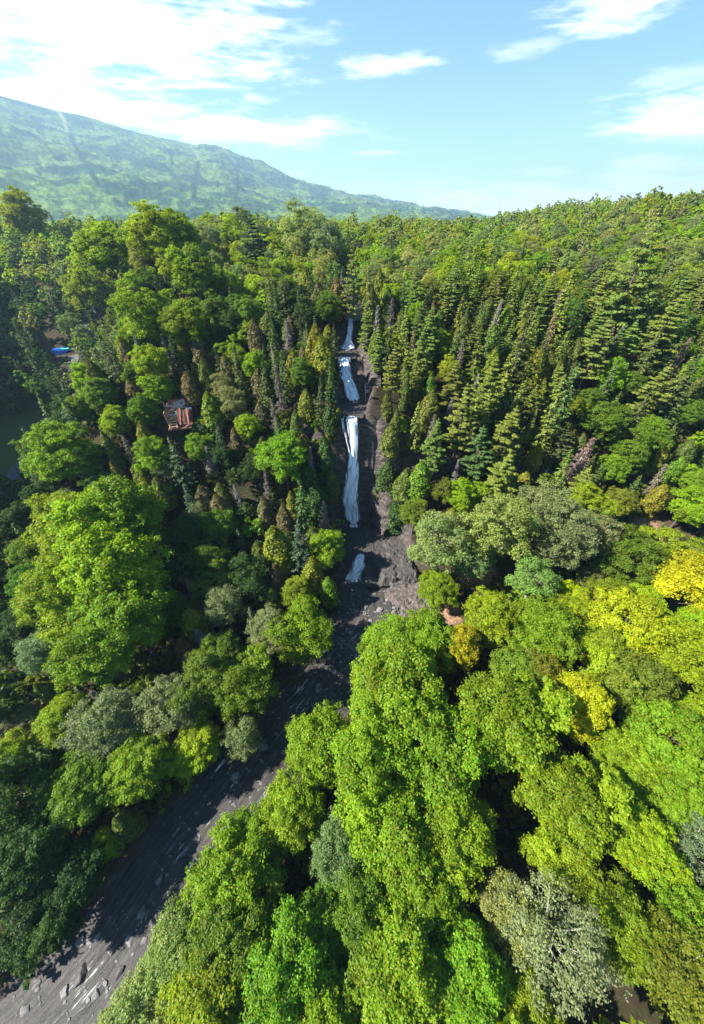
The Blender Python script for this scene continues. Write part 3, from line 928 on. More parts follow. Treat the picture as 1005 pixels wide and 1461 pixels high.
def wispy(seed, **kw):
    a = dict(H=13.0, R=3.6, Hc=9.5, lobes=18, clumps=24, per=52, leaf=.135, ragged=.35, bark=M_bark_pale)
    a.update(kw)
    return broadleaf(seed, **a)


PROTO = {
    'B': [broadleaf(1), broadleaf(2, lobes=17, R=4.0, Hc=8.0, H=12.5), broadleaf(3, lobes=24, Hc=10, ragged=.35), broadleaf(4, lobes=16, ragged=.5), broadleaf(5, lobes=21, Hc=8.5, ragged=.4), broadleaf(6, lobes=26, ragged=.45, Hc=10.5)],
    'W': [wispy(21), wispy(22, lobes=14), wispy(23, lobes=20, Hc=10.5)],
    'G': [wispy(31, per=34, leaf=.11, clumps=20), wispy(32, per=30, leaf=.11, clumps=22, lobes=16)],
    'S': [spruce(41), spruce(42, R=2.9, gapz=.55), spruce(43, R=2.2, nb=8), spruce(44, R=2.7, dens=.8, gapz=.62, start=.3), spruce(45, R=2.4, droop=.5)],
    'N': [pine(51), pine(52, R=3.8), pine(53, R=3.0)],
    'C': [cedar(61), cedar(62, R=2.2), cedar(63, R=1.6, n=3600), cedar(64, R=2.0, low=.15)],
    'D': [dead(71), dead(72, R=1.4), dead(73, R=2.0)],
    'U': [broadleaf(81, H=3.2, R=1.8, Hc=2.9, lobes=9, clumps=11, per=20, leaf=.24), broadleaf(82, H=2.6, R=2.0, Hc=2.4, lobes=9, clumps=11, per=20, leaf=.24)],
}
NOM = {'B': (13.0, 4.0, .64), 'W': (13.0, 3.6, .62), 'G': (13.0, 3.6, .62), 'S': (17.0, 2.5, .5), 'N': (19.0, 3.4, .58), 'C': (12.0, 1.9, .5), 'D': (12.0, 1.7, .5), 'U': (3.0, 1.9, .55)}
NAME = {'B': 'broadleaf_tree', 'W': 'feathery_tree', 'G': 'sparse_tree', 'S': 'spruce_tree', 'N': 'pine_tree', 'C': 'cedar_tree', 'D': 'dead_tree', 'U': 'bush'}
CAT = {'B': 'tree', 'W': 'tree', 'G': 'tree', 'S': 'conifer', 'N': 'conifer', 'C': 'conifer', 'D': 'dead tree', 'U': 'bush'}
GROUP = {'B': 'broadleaf trees of the gorge forest', 'W': 'feathery pale trees of the gorge forest', 'G': 'half bare trees of the gorge forest', 'S': 'spruces of the gorge forest',
         'N': 'pines of the gorge forest', 'C': 'cedars of the gorge forest', 'D': 'dead conifers of the gorge forest', 'U': 'bushes under the trees'}

# leaf colours (albedo
LC = {'bright': (0.165, 0.268, 0.007), 'yelgreen': (0.205, 0.292, 0.007), 'yellow': (0.33, 0.385, 0.005), 'gold': (0.34, 0.29, 0.005), 'olive': (0.155, 0.178, 0.012), 'mid': (0.112, 0.192, 0.011), 'deepshade': (0.04, 0.08, 0.012),  # last green is darkened to put shade into the leaves
      'grey': (0.165, 0.21, 0.08), 'ash': (0.195, 0.235, 0.09), 'pale': (0.215, 0.275, 0.066), 'fir': (0.07, 0.11, 0.026), 'blue': (0.046, 0.078, 0.034), 'firlit': (0.14, 0.188, 0.026), 'cedar': (0.1, 0.128, 0.018), 'brown': (0.135, 0.115, 0.045),  # firlit is the fir green with sunlight put into its colour
      'drab': (0.16, 0.13, 0.095), 'silver': (0.21, 0.195, 0.17), 'lime': (0.255, 0.345, 0.004), 'tan': (.20, .15, .06)}
WORD = {'bright': 'bright green', 'yelgreen': 'yellow green', 'yellow': 'vivid yellow', 'gold': 'orange gold', 'olive': 'olive', 'mid': 'mid green', 'deepshade': 'dark green', 'grey': 'grey green', 'ash': 'ash grey',
        'pale': 'pale green', 'fir': 'dark green', 'blue': 'blue green', 'firlit': 'sunlit green', 'cedar': 'olive green', 'brown': 'brownish', 'drab': 'drab brown', 'silver': 'silvery grey', 'lime': 'lime green', 'tan': 'tan'}

placed = []      # (x, y, R, H, kind)


def put(kind, x, y, H, R, colour, label, vary=.10, lean=0, v=None, group=True):
    H0, R0, _ = NOM[kind]
    i = int(rng.integers(len(PROTO[kind]))) if v is None else v
    cm, tm = PROTO[kind][i]
    z = th(x, y)
    e = bpy.data.objects.new(NAME[kind], None); COL.objects.link(e)
    e.empty_display_size = .5
    e.location = (x, y, z - .1)
    e.rotation_euler = (rng.normal() * .03 + lean * .4, rng.normal() * .03 + lean, rng.uniform(0, 6.283))
    s = R / R0
    e.scale = (s, s, H / H0)
    tag(e, label, CAT[kind], GROUP[kind])
    t = bpy.data.objects.new('trunk', tm); COL.objects.link(t); t.parent = e
    c = bpy.data.objects.new('crown', cm); COL.objects.link(c); c.parent = e
    col = np.array(LC[colour]) * (1 + rng.normal() * vary) * (1 + rng.normal(size=3) * np.array([.10, .04, .10]))
    c.color = (*np.clip(col, .004, .8), 1)
    placed.append((x, y, R, H, kind))
    return e


def solve(px, py, w, kind, hr):
    """where on the ground a tree stands whose crown centre shows at (px, py) and is w photo pixels wide"""
    d = ray(px, py)
    H0, R0, cz = NOM[kind]
    ts = np.linspace(18, 300, 1200)
    Rr = np.clip(w * ts / (2 * F), .8, 9)
    Hh = np.clip(Rr * hr, 2.0, 26)
    f = CAMZ + d[2] * ts - (terrain(d[0] * ts, d[1] * ts) + cz * Hh)
    k = int(np.argmax(f < 0))
    if f[k] >= 0: return None
    return d[0] * ts[k], d[1] * ts[k], float(Hh[k]), float(Rr[k])


KEYS = [
 # ---- bright stand on the near right bank
 ('B', 562, 985, 128, 3.0, 'bright', 'bright green maple on the stream edge below the pinkish rock ledge'),
 ('B', 530, 1075, 120, 3.2, 'bright', 'bright green tree whose crown leans over the narrow middle stream'),
 ('B', 625, 1085, 128, 3.0, 'bright', 'broad bright green tree just below the brown soil gap'),
 ('B', 712, 1030, 135, 3.0, 'bright', 'big round bright green tree to the left of the round yellow tree'),
 ('B', 822, 1005, 80, 4.1, 'yellow', 'round vivid yellow tree amid olive crowns on the right bank'),
 ('B', 655, 926, 54, 4.8, 'gold', 'narrow orange gold tree above the brown soil gap'),
 ('B', 697, 888, 74, 3.4, 'yelgreen', 'yellow olive tree just below the shaded soil under the grey green trees'),
 ('B', 612, 922, 78, 3.2, 'yelgreen', 'yellow green tree left of the narrow orange gold tree'),
 ('B', 560, 920, 74, 3.2, 'bright', 'bright green tree hiding the foot of the pinkish rock ledge'),
 ('B', 765, 908, 92, 3.0, 'bright', 'bright green tree right of the yellow olive tree'),
 ('B', 897, 888, 96, 3.0, 'lime', 'lime green tree just below and left of the brightest yellow tree'),
 ('B', 970, 832, 88, 2.8, 'yellow', 'brightest yellow tree, at the frame edge below the bare pink soil'),
 ('B', 742, 962, 76, 3.4, 'mid', 'mid green tree between the orange gold and the olive tree'),
 ('B', 775, 972, 74, 3.4, 'olive', 'olive yellow tree touching the upper left of the round yellow tree'),
 ('B', 895, 975, 96, 3.0, 'olive', 'olive tree right of the round yellow tree'),
 ('B', 960, 930, 92, 3.0, 'lime', 'lime green tree under the brightest yellow tree'),
 ('B', 945, 1050, 104, 3.0, 'bright', 'bright green tree below the olive tree on the right bank'),
 ('B', 890, 1085, 90, 2.8, 'yelgreen', 'yellow green tree right below the round yellow tree'),
 ('B', 455, 1062, 90, 3.4, 'bright', 'small crowned green tree overhanging the stream, nearest the narrow bend'),
 ('B', 560, 1185, 120, 3.0, 'bright', 'bright green tree beside the dark gap under the stream bend'),
 ('B', 650, 1185, 104, 3.0, 'bright', 'bright green tree left of the small brown clearing'),
 ('B', 800, 1130, 118, 3.0, 'bright', 'bright green tree right of the small brown clearing'),
 ('B', 800, 1225, 84, 3.0, 'yelgreen', 'yellow green tree above the large silvery feathery tree'),
 ('B', 907, 1200, 88, 3.2, 'lime', 'tall lime green tree right of the silvery feathery tree'),
 ('B', 965, 1130, 84, 3.0, 'bright', 'bright green tree at the frame edge above the pale grey tree'),
 ('B', 340, 1255, 110, 3.0, 'bright', 'bright green tree on the near bank of the wide lower stream'),
 ('W', 262, 1345, 100, 3.0, 'pale', 'pale green feathery tree leaning over the wide lower stream'),
 ('B', 330, 1345, 110, 3.0, 'mid', 'mid green tree between the feathery streamside tree and the lime crowns'),
 ('B', 415, 1360, 120, 3.0, 'bright', 'bright green pointed crown in the foreground left of the dark gap'),
 ('W', 487, 1215, 82, 3.4, 'grey', 'grey green feathery tree beside the dark gap in the near stand'),
 ('B', 560, 1390, 130, 3.0, 'bright', 'bright green tree in the middle foreground'),
 ('B', 655, 1375, 110, 3.0, 'bright', 'bright green tree left of the orange strip of leaves'),
 ('G', 790, 1340, 140, 3.0, 'ash', 'large silvery grey feathery tree in the near foreground'),
 ('W', 735, 1310, 90, 3.4, 'pale', 'pale olive feathery tree left of the large silvery tree'),
 ('B', 715, 1405, 40, 4.6, 'gold', 'thin orange gold sapling in the foreground by the silvery tree'),
 ('B', 760, 1440, 84, 3.2, 'yelgreen', 'yellow green tree at the bottom edge under the silvery tree'),
 ('W', 960, 1385, 120, 3.0, 'olive', 'thin crowned yellowish tree at the bottom corner of the view'),
 ('G', 990, 1210, 80, 3.2, 'ash', 'pale grey feathery tree at the frame edge beside the lime tree'),
 ('B', 885, 1320, 90, 3.0, 'bright', 'bright green tree between the silvery tree and the thin yellowish tree'),
 ('B', 412, 1160, 84, 3.2, 'yelgreen', 'yellow green tree on the bank where the stream narrows'),
 ('B', 370, 1195, 74, 3.2, 'bright', 'bright green tree at the tip of the near bank'),
 ('B', 470, 1320, 80, 3.2, 'mid', 'mid green tree in the dark foreground gap'),
 ('B', 600, 1275, 104, 3.0, 'bright', 'bright green tree in the middle of the near stand'),
 ('B', 510, 1290, 90, 3.2, 'mid', 'shaded mid green tree below the dark gap'),
 ('B', 300, 1430, 120, 3.0, 'bright', 'bright green tree at the bottom edge beside the stream'),
 ('B', 455, 1440, 110, 3.0, 'bright', 'bright green tree at the bottom edge of the near stand'),
 ('B', 985, 1310, 80, 3.0, 'bright', 'green tree squeezed between the pale grey and the yellowish tree at the edge'),
 ('B', 850, 930, 80, 3.0, 'yelgreen', 'yellow green tree above the round yellow tree'),
 # ---- grey green poplars at the foot of the right slope
 ('W', 628, 775, 92, 3.4, 'pale', 'pale green feathery tree beside the dark rock shelf'),
 ('W', 702, 755, 96, 3.6, 'pale', 'tall pale green feathery tree, second from the rock shelf'),
 ('W', 772, 735, 84, 3.4, 'grey', 'grey green feathery tree below the grey log'),
 ('W', 805, 775, 88, 3.4, 'grey', 'grey feathery tree in the middle of the pale row'),
 ('G', 848, 770, 66, 3.6, 'ash', 'greyest half bare tree at the far end of the pale row'),
 ('W', 670, 800, 64, 3.2, 'grey', 'small grey green tree in front of the pale feathery pair'),
 ('B', 622, 842, 56, 2.6, 'yelgreen', 'small round yellow green tree beside the pinkish rock ledge'),
 ('W', 765, 830, 70, 3.2, 'pale', 'low pale green feathery tree below the grey row'),
 ('B', 662, 712, 46, 3.0, 'lime', 'small lime yellow tree behind the pale feathery trees'),
 ('B', 835, 725, 54, 3.0, 'lime', 'small lime green tree behind the greyest half bare tree'),
 ('B', 900, 805, 74, 2.8, 'mid', 'mid green tree left of the brightest yellow tree'),
 ('B', 945, 790, 70, 2.6, 'yelgreen', 'yellow green tree just below the bare pink soil'),
 ('B', 985, 720, 54, 2.8, 'yelgreen', 'yellowish tree at the frame edge above the bare pink soil'),
 # ---- right slope conifers
 ('N', 900, 398, 62, 5.6, 'firlit', 'large layered white pine high on the right slope'),
 ('N', 505, 405, 30, 7.5, 'firlit', 'tall sunlit pine at the head of the gorge above the upper cascade'),
 ('S', 528, 430, 26, 7.5, 'firlit', 'sunlit spruce right behind the tall pine at the gorge head'),
 ('S', 788, 595, 34, 7.5, 'firlit', 'tall leaning spruce above the bare gully'),
 ('D', 820, 662, 30, 6.0, 'drab', 'drab brown dead conifer leaning beside the bare gully'),
 ('D', 935, 690, 20, 6.5, 'drab', 'brown dead conifer near the frame edge above pink soil'),
 ('C', 932, 715, 26, 4.5, 'olive', 'olive cedar standing near the bare pink soil'),
 ('B', 770, 378, 34, 2.8, 'bright', 'round bright green tree set among the conifers under the right ridge'),
 ('N', 660, 600, 40, 6.0, 'firlit', 'tall sunlit pine in the middle of the right slope'),
 ('N', 690, 560, 38, 6.0, 'firlit', 'pine with pale tips behind the tall sunlit pine'),
 ('S', 745, 490, 34, 7.0, 'fir', 'dark spruce in the dense stand under the white pine'),
 ('C', 562, 615, 22, 6.0, 'cedar', 'slim cedar on the rim beside the tall bare rock wall'),
 ('C', 577, 560, 18, 7.0, 'cedar', 'slim pointed cedar by the viewing platform'),
 ('N', 622, 640, 34, 6.0, 'firlit', 'bushy pine on the rim above the dark rock shelf'),
 ('C', 552, 690, 34, 4.5, 'deepshade', 'dark green cedar hanging over the rock wall foot'),
 ('C', 575, 700, 34, 4.5, 'cedar', 'olive cedar at the lower end of the rock wall'),
 ('C', 600, 690, 34, 4.5, 'mid', 'mid green cedar above the pale feathery tree'),
 ('B', 568, 610, 26, 3.0, 'bright', 'small bright green tree on the rim of the rock wall'),
 ('C', 745, 690, 24, 3.6, 'olive', 'small rounded olive cedar by the log under the gully'),
 ('C', 762, 655, 26, 3.6, 'olive', 'rounded olive cedar at the foot of the bare gully'),
 ('B', 860, 600, 60, 2.6, 'mid', 'broad green tree on the right slope beside dark spruces'),
 ('B', 900, 640, 56, 2.6, 'mid', 'green tree above the brown dead conifers on the right slope'),
 ('D', 700, 470, 22, 7.0, 'silver', 'grey dead conifer in the dense stand on the right slope'),
 ('D', 655, 520, 18, 7.0, 'drab', 'thin brown dead conifer in the middle of the right slope'),
 # ---- left bank and spur
 ('B', 112, 764, 98, 3.0, 'yelgreen', 'sunlit yellow green tree at the outer edge of the spur'),
 ('B', 165, 748, 118, 3.2, 'yelgreen', 'tallest sunlit tree at the top of the big left cluster'),
 ('B', 168, 815, 120, 3.4, 'yelgreen', 'sunlit yellow green tree in the middle of the big left cluster'),
 ('B', 104, 852, 98, 3.2, 'yelgreen', 'sunlit yellow green tree leaning out of the big left cluster'),
 ('B', 188, 890, 108, 3.2, 'bright', 'bright green tree low in the big left cluster'),
 ('B', 140, 930, 96, 3.2, 'bright', 'bright green tree at the foot of the big left cluster'),
 ('B', 230, 800, 70, 3.2, 'deepshade', 'dark shaded tree right of the big left cluster'),
 ('W', 262, 808, 42, 4.0, 'grey', 'small silvery green tree alone in the shade of the spur'),
 ('W', 320, 872, 54, 3.8, 'grey', 'grey green feathery tree in the shaded hollow'),
 ('W', 150, 1030, 92, 3.0, 'grey', 'grey green feathery tree above the hanging lime sapling'),
 ('B', 118, 1130, 88, 3.0, 'mid', 'green tree at the dark edge of the left bank'),
 ('W', 245, 1010, 84, 3.0, 'grey', 'grey green tree in the row above the left bank'),
 ('B', 285, 1062, 66, 3.0, 'lime', 'lime green tree near the stream on the left bank'),
 ('W', 345, 1055, 54, 3.4, 'ash', 'grey feathery tree at the left bank edge'),
 ('B', 200, 1100, 84, 3.0, 'bright', 'bright green tree on the left bank above the hanging sapling'),
 ('B', 295, 975, 74, 3.2, 'mid', 'mid green tree above the lime tree on the left bank'),
 ('B', 352, 980, 84, 3.2, 'mid', 'rounded mid green tree hanging over the small cove'),
 ('W', 383, 900, 60, 3.6, 'grey', 'grey green feathery tree left of the bright streamside tree'),
 ('B', 432, 905, 74, 3.2, 'bright', 'bright green streamside tree opposite the pinkish rock ledge'),
 ('B', 405, 655, 72, 2.8, 'bright', 'bright broad tree standing out among dark conifers on the spur'),
 ('C', 398, 790, 48, 4.2, 'olive', 'wide olive cedar left of the plunge pool'),
 ('C', 447, 825, 36, 4.6, 'olive', 'olive cedar on the left bank opposite the dark rock shelf'),
 ('C', 470, 845, 34, 4.0, 'mid', 'mid green cedar leaning over the stream opposite the shelf'),
 ('B', 465, 780, 50, 3.0, 'bright', 'bright green tree by the pale fallen log'),
 ('B', 150, 1210, 40, 4.5, 'lime', 'hanging lime green sapling on the dark left bank'),
 ('B', 40, 1220, 100, 2.8, 'deepshade', 'dark shaded tree at the frame edge beside the lower stream'),  # edge trees here have the bank's shade put into their leaf colour
 ('B', 60, 1310, 90, 2.6, 'deepshade', 'dark low tree on the bank of the lower stream'),
 ('B', 110, 1240, 80, 2.8, 'deepshade', 'dark shaded tree beside the hanging lime sapling'),
 ('D', 411, 492, 20, 6.0, 'silver', 'silvery dead conifer on the left rim above the falls'),
 ('C', 367, 490, 30, 4.2, 'brown', 'brownish cedar left of the silvery dead conifer'),
 ('C', 290, 510, 28, 4.2, 'brown', 'brownish cedar above the ruined cabin'),
 ('C', 272, 560, 26, 4.2, 'brown', 'brownish cedar just behind the ruined cabin'),
 ('D', 300, 662, 22, 5.0, 'silver', 'silvery dead conifer below the ruined cabin'),
 ('C', 318, 735, 34, 4.2, 'brown', 'brownish cedar in the middle of the dark spur'),
 ('C', 305, 590, 30, 4.2, 'mid', 'green tree just right of the ruined cabin'),
 ('B', 285, 640, 38, 3.0, 'bright', 'small bright tree below and right of the ruined cabin'),
 ('B', 222, 650, 46, 3.0, 'bright', 'small bright tree below and left of the ruined cabin'),
 ('B', 228, 560, 40, 3.2, 'bright', 'bright tree touching the upper left of the ruined cabin'),
 ('W', 235, 668, 36, 3.2, 'grey', 'small grey green tree below the ruined cabin'),
 ('N', 362, 356, 42, 4.4, 'blue', 'big dark blue green pine standing above the spur crowns'),
 ('B', 160, 365, 84, 2.7, 'yelgreen', 'huge pale yellow green tree on the shoulder of the spur'),
 ('B', 218, 338, 72, 2.7, 'yelgreen', 'pale yellow green tree right of the huge shoulder tree'),
 ('B', 280, 395, 56, 3.4, 'bright', 'bright green tree in front of the big blue green pine'),
 ('B', 205, 455, 66, 3.2, 'bright', 'sunlit green tree below the huge shoulder tree'),
 ('B', 265, 465, 60, 3.2, 'bright', 'sunlit green tree beside the brownish cedar'),
 ('B', 215, 520, 48, 3.2, 'yelgreen', 'sunlit yellow green tree above and left of the ruined cabin'),
 ('B', 95, 650, 74, 3.0, 'bright', 'sunlit green tree standing beside the dark meadow'),
 ('B', 92, 300, 66, 2.5, 'bright', 'broad green tree on the far skyline above the side valley'),
 ('B', 30, 305, 50, 2.8, 'yelgreen', 'yellow green tree on the skyline at the frame edge'),
 ('S', 388, 297, 12, 6.0, 'blue', 'small dark spruce poking above the far canopy'),
 ('W', 430, 330, 60, 3.0, 'pale', 'pale feathery tree on the plateau behind the gorge head'),
 ('W', 470, 345, 50, 3.2, 'grey', 'grey green tree on the plateau above the gorge head'),
 ('B', 130, 420, 66, 2.7, 'yelgreen', 'yellow green tree on the lower edge of the spur shoulder'),
 ('B', 255, 335, 60, 2.8, 'yelgreen', 'yellow green tree between the shoulder trees and the blue green pine'),
 ('C', 472, 600, 22, 6.0, 'deepshade', 'dark cedar on the left rim beside the lip of the tall fall'),
 ('C', 466, 650, 26, 5.0, 'deepshade', 'dark cedar clinging to the wall left of the tall fall'),
 ('C', 473, 695, 24, 5.0, 'cedar', 'olive green cedar left of the lower half of the tall fall'),
 ('C', 455, 715, 30, 4.6, 'deepshade', 'dark cedar above the pale fallen log'),
 ('S', 470, 545, 20, 7.0, 'fir', 'dark spruce on the left rim beside the middle cascade'),
 ('S', 478, 492, 16, 7.0, 'fir', 'dark spruce on the left rim beside the uppermost cascade'),
 ('S', 455, 575, 20, 7.0, 'fir', 'dark spruce behind the cedar at the lip of the tall fall'),
 ('C', 440, 690, 30, 4.6, 'deepshade', 'dark rounded cedar on the spur side of the tall fall'),
 ('W', 205, 1440, 110, 2.6, 'pale', 'pale feathery tree at the bottom edge overhanging the wide stream'),
 ('C', 556, 652, 28, 4.6, 'cedar', 'olive cedar hanging over the middle of the bare rock wall'),
 ('C', 560, 625, 24, 5.0, 'mid', 'mid green cedar at the top of the bare rock wall'),
 ('C', 568, 738, 34, 3.6, 'deepshade', 'low dark cedar at the foot of the slope above the dark rock shelf'),
 ('B', 592, 735, 44, 2.8, 'mid', 'small green tree between the dark rock shelf and the pale feathery pair'),
 ('N', 720, 620, 44, 4.6, 'firlit', 'broad sunlit pine left of the bare gully'),
 ('N', 850, 500, 44, 4.6, 'firlit', 'broad pine below the large white pine'),
 ('N', 950, 470, 46, 4.6, 'firlit', 'broad pine near the frame edge on the right slope'),
 ('S', 970, 560, 42, 5.4, 'fir', 'dark broad spruce at the frame edge on the right slope'),
 ('S', 800, 450, 40, 5.6, 'firlit', 'sunlit spruce left of the large white pine'),
 ('N', 930, 560, 40, 4.6, 'firlit', 'pine between dark spruces by the frame edge'),
 ('N', 610, 480, 36, 5.0, 'firlit', 'sunlit pine high on the slope right of the middle cascade'),
 ('N', 640, 420, 34, 5.0, 'firlit', 'sunlit pine near the top of the conifer stand'),
 ('N', 560, 530, 30, 5.2, 'firlit', 'sunlit pine on the rim just above the viewing platform'),
 ('N', 522, 470, 22, 6.5, 'firlit', 'sunlit pine on the right rim above the uppermost cascade'),
 ('N', 540, 500, 24, 6.5, 'firlit', 'sunlit pine on the right rim above the viewing platform'),
]
for (k, px, py, w, hr, colr, lab) in KEYS:
    s = solve(px, py, w, k, hr)
    if s is None: continue
    lean = 0.0
    if 'leaning' in lab and k in 'SD': lean = .10
    put(k, s[0], s[1], s[2], s[3], colr, lab, vary=.05, lean=lean)
n_keys = len(placed)
KEYPOS = [(p, KEYS[i]) for i, p in enumerate(placed)] if n_keys == len(KEYS) else []
print('keys', n_keys, len(KEYS))

# ------------------------------------------------------------------ the rest of the forest
# open places the trees leave: meadow, water, cabin, pool, clearings (x, y, radius)
cab = hit_ground(262, 608); poolp = hit_ground(88, 503); houseP = hit_ground(112, 350)
plat = (3.9, 67.6)
OPEN = [(cab[0], cab[1], 4), (cab[0] * .95, cab[1] * .95, 3.5), (cab[0] * .9, cab[1] * .9, 2), (poolp[0], poolp[1], 4), (poolp[0] * .96, poolp[1] * .96, 4), (poolp[0] * .92, poolp[1] * .92, 3),
        (plat[0], plat[1], 2.6), (plat[0] - .3, plat[1] - 3, 2.5), (houseP[0], houseP[1], 6)] + [(x, y, r + 1.2) for x, y, r in BARE]


def is_open(x, y, H, R):
    for a, b, r in OPEN:
        if math.hypot(x - a, y - b) < r + R * .7: return True
    if (abs(x + 96) / 17) ** 2 + ((y - 82) / 24) ** 2 < 1: return True
    if ((x + 72) / 7) ** 2 + ((y - 52) / 13) ** 2 < 1: return True
    d, hw = dh(x, y)
    if d < hw + (.9 if y < 42 else .3) + R * (.55 if y < 42 else .35): return True
    if 2.5 < x < 13.5 and 30 < y < 53: return True
    if 1 < x < 4.6 + .25 * max(0, 62 - y) and 46 < y < 79: return True
    # what stands between the viewer and the water would hide it: the gorge is open there
    return False


# sight lines that the photo leaves open (photo px, py, radius, reach)
CLEAR = [(497, 480, 9), (495, 500, 9), (493, 520, 11), (495, 545, 12), (503, 570, 12), (500, 600, 16), (500, 630, 18), (500, 660, 20), (502, 690, 20), (503, 720, 20), (505, 745, 24), (512, 775, 26), (512, 805, 28), (540, 800, 38), (560, 770, 30), (570, 850, 26), (530, 880, 30),
         (528, 620, 14), (530, 650, 14), (532, 680, 12), (538, 710, 10), (520, 540, 8), (530, 560, 9), (548, 740, 14), (257, 597, 24), (88, 502, 15), (655, 985, 20), (637, 1000, 16), (735, 1158, 10), (690, 832, 24), (900, 755, 12), (985, 750, 16), (958, 772, 14), (112, 345, 8), (128, 610, 8), (243, 735, 12),
         (500, 900, 26), (490, 925, 26), (460, 960, 26), (440, 1000, 24), (410, 1050, 26), (375, 1100, 24), (330, 1160, 36), (290, 1200, 36), (230, 1260, 40), (180, 1310, 46), (120, 1370, 56), (60, 1420, 60), (765, 640, 12), (752, 670, 12), (470, 770, 8), (595, 880, 16)]


def hides(px, py, w, h):
    for cx, cy, r in CLEAR:
        if abs(px - cx) < r + w * .42 and abs(py - cy) < r + h * .42: return True
    return False


def choose(x, y):
    """kind, colour, H, R by where it grows"""
    u = rng.random(); d, hw = dh(x, y); d -= hw
    far = y > 94 + 6 * math.sin(x / 19.) + 18 * sstep(40, 70, x) + (8 if x < 0 else 0)
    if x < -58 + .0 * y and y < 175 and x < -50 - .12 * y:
        return ('S', 'fir') if u < .18 else ('W', 'grey') if u < .33 else ('B', rng.choice(['deepshade', 'deepshade', 'mid']))
    if far:
        if u < .05: return 'S', rng.choice(['fir', 'blue', 'firlit'])
        if u < .34: return 'W', rng.choice(['pale', 'yelgreen', 'grey', 'pale'])
        return 'B', rng.choice(['yelgreen', 'yelgreen', 'pale', 'bright', 'pale', 'lime'])
    if x > 1 and y > 42:
        conif = .90 - .38 * sstep(38, 75, x) * (1 - sstep(62, 80, y)) - .4 * sstep(84, 97, y) * (1 - sstep(40, 70, x))
        if u < conif:
            q = rng.random()
            if q < .035: return 'D', rng.choice(['drab', 'silver', 'tan'])
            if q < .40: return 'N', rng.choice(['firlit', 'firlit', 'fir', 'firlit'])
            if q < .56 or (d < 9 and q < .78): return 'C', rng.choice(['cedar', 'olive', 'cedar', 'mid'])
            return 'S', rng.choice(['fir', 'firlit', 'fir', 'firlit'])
        return 'B', rng.choice(['mid', 'bright', 'olive', 'mid', 'yelgreen'])
    if x > -2 and y <= 42 or (x > C1[np.argmin(np.abs(C1[:, 1] - y)), 0]):
        if u < .12: return 'W', rng.choice(['pale', 'grey'])
        return 'B', rng.choice(['bright', 'lime', 'bright', 'yelgreen', 'olive', 'lime', 'lime'] if x > 22 else ['bright', 'bright', 'bright', 'yelgreen', 'mid', 'lime'])
    # spur
    if d < 16 and y > 40:
        q = rng.random()
        if q < .035: return 'D', rng.choice(['silver', 'drab'])
        if q < .48: return 'C', rng.choice(['cedar', 'brown', 'olive', 'deepshade'])
        if q < .80: return 'S', rng.choice(['fir', 'fir', 'deepshade'])
        return 'B', rng.choice(['mid', 'deepshade', 'bright'])
    if u < .025: return 'D', 'silver'
    if u < .20: return 'C', rng.choice(['brown', 'olive', 'cedar'])
    if u < .34: return 'S', rng.choice(['fir', 'blue'])
    if u < .42: return 'W', 'grey'
    return 'B', rng.choice(['mid', 'bright', 'mid', 'deepshade', 'yelgreen'])


def size_of(k, x, y):
    g = rng.uniform(.82, 1.2)
    far = sstep(90, 150, y)
    if k == 'B': R = 2.6 * g + .6 * far + .5 * (y < 45); return R * rng.uniform(2.9, 3.5) * (1 - .12 * far), R
    if k in 'WG': R = 2.5 * g + .8 * far; return R * rng.uniform(3.1, 3.7), R
    if k == 'S': R = 2.05 * g * rng.uniform(.75, 1.25); return R * rng.uniform(4.6, 6.2), R
    if k == 'N': R = 2.5 * g * rng.uniform(.8, 1.25); return R * rng.uniform(4.0, 5.2), R
    if k == 'C': R = 1.7 * g; return R * rng.uniform(3.8, 5.4), R
    if k == 'D': R = 1.2 * g; return R * rng.uniform(6.0, 8.0), R
    return 3.0, 1.9


cand = []
PX = np.array([[p[0], p[1], p[2]] for p in placed])
kpix = []
for p in placed:
    q = project(p[0], p[1], th(p[0], p[1]) + .6 * p[3]); kpix.append((q[0], q[1], p[2] * F / q[2], p[3] * F / q[2], q[2]))
grid_cells = {}


def near_ok(x, y, R, f=.74):
    gx, gy = int(x // 9), int(y // 9)
    for i in (-1, 0, 1):
        for j in (-1, 0, 1):
            for (a, b, r) in grid_cells.get((gx + i, gy + j), ()):
                if math.hypot(a - x, b - y) < (r + R) * f: return False
    return True


def reg(x, y, R): grid_cells.setdefault((int(x // 9), int(y // 9)), []).append((x, y, R))


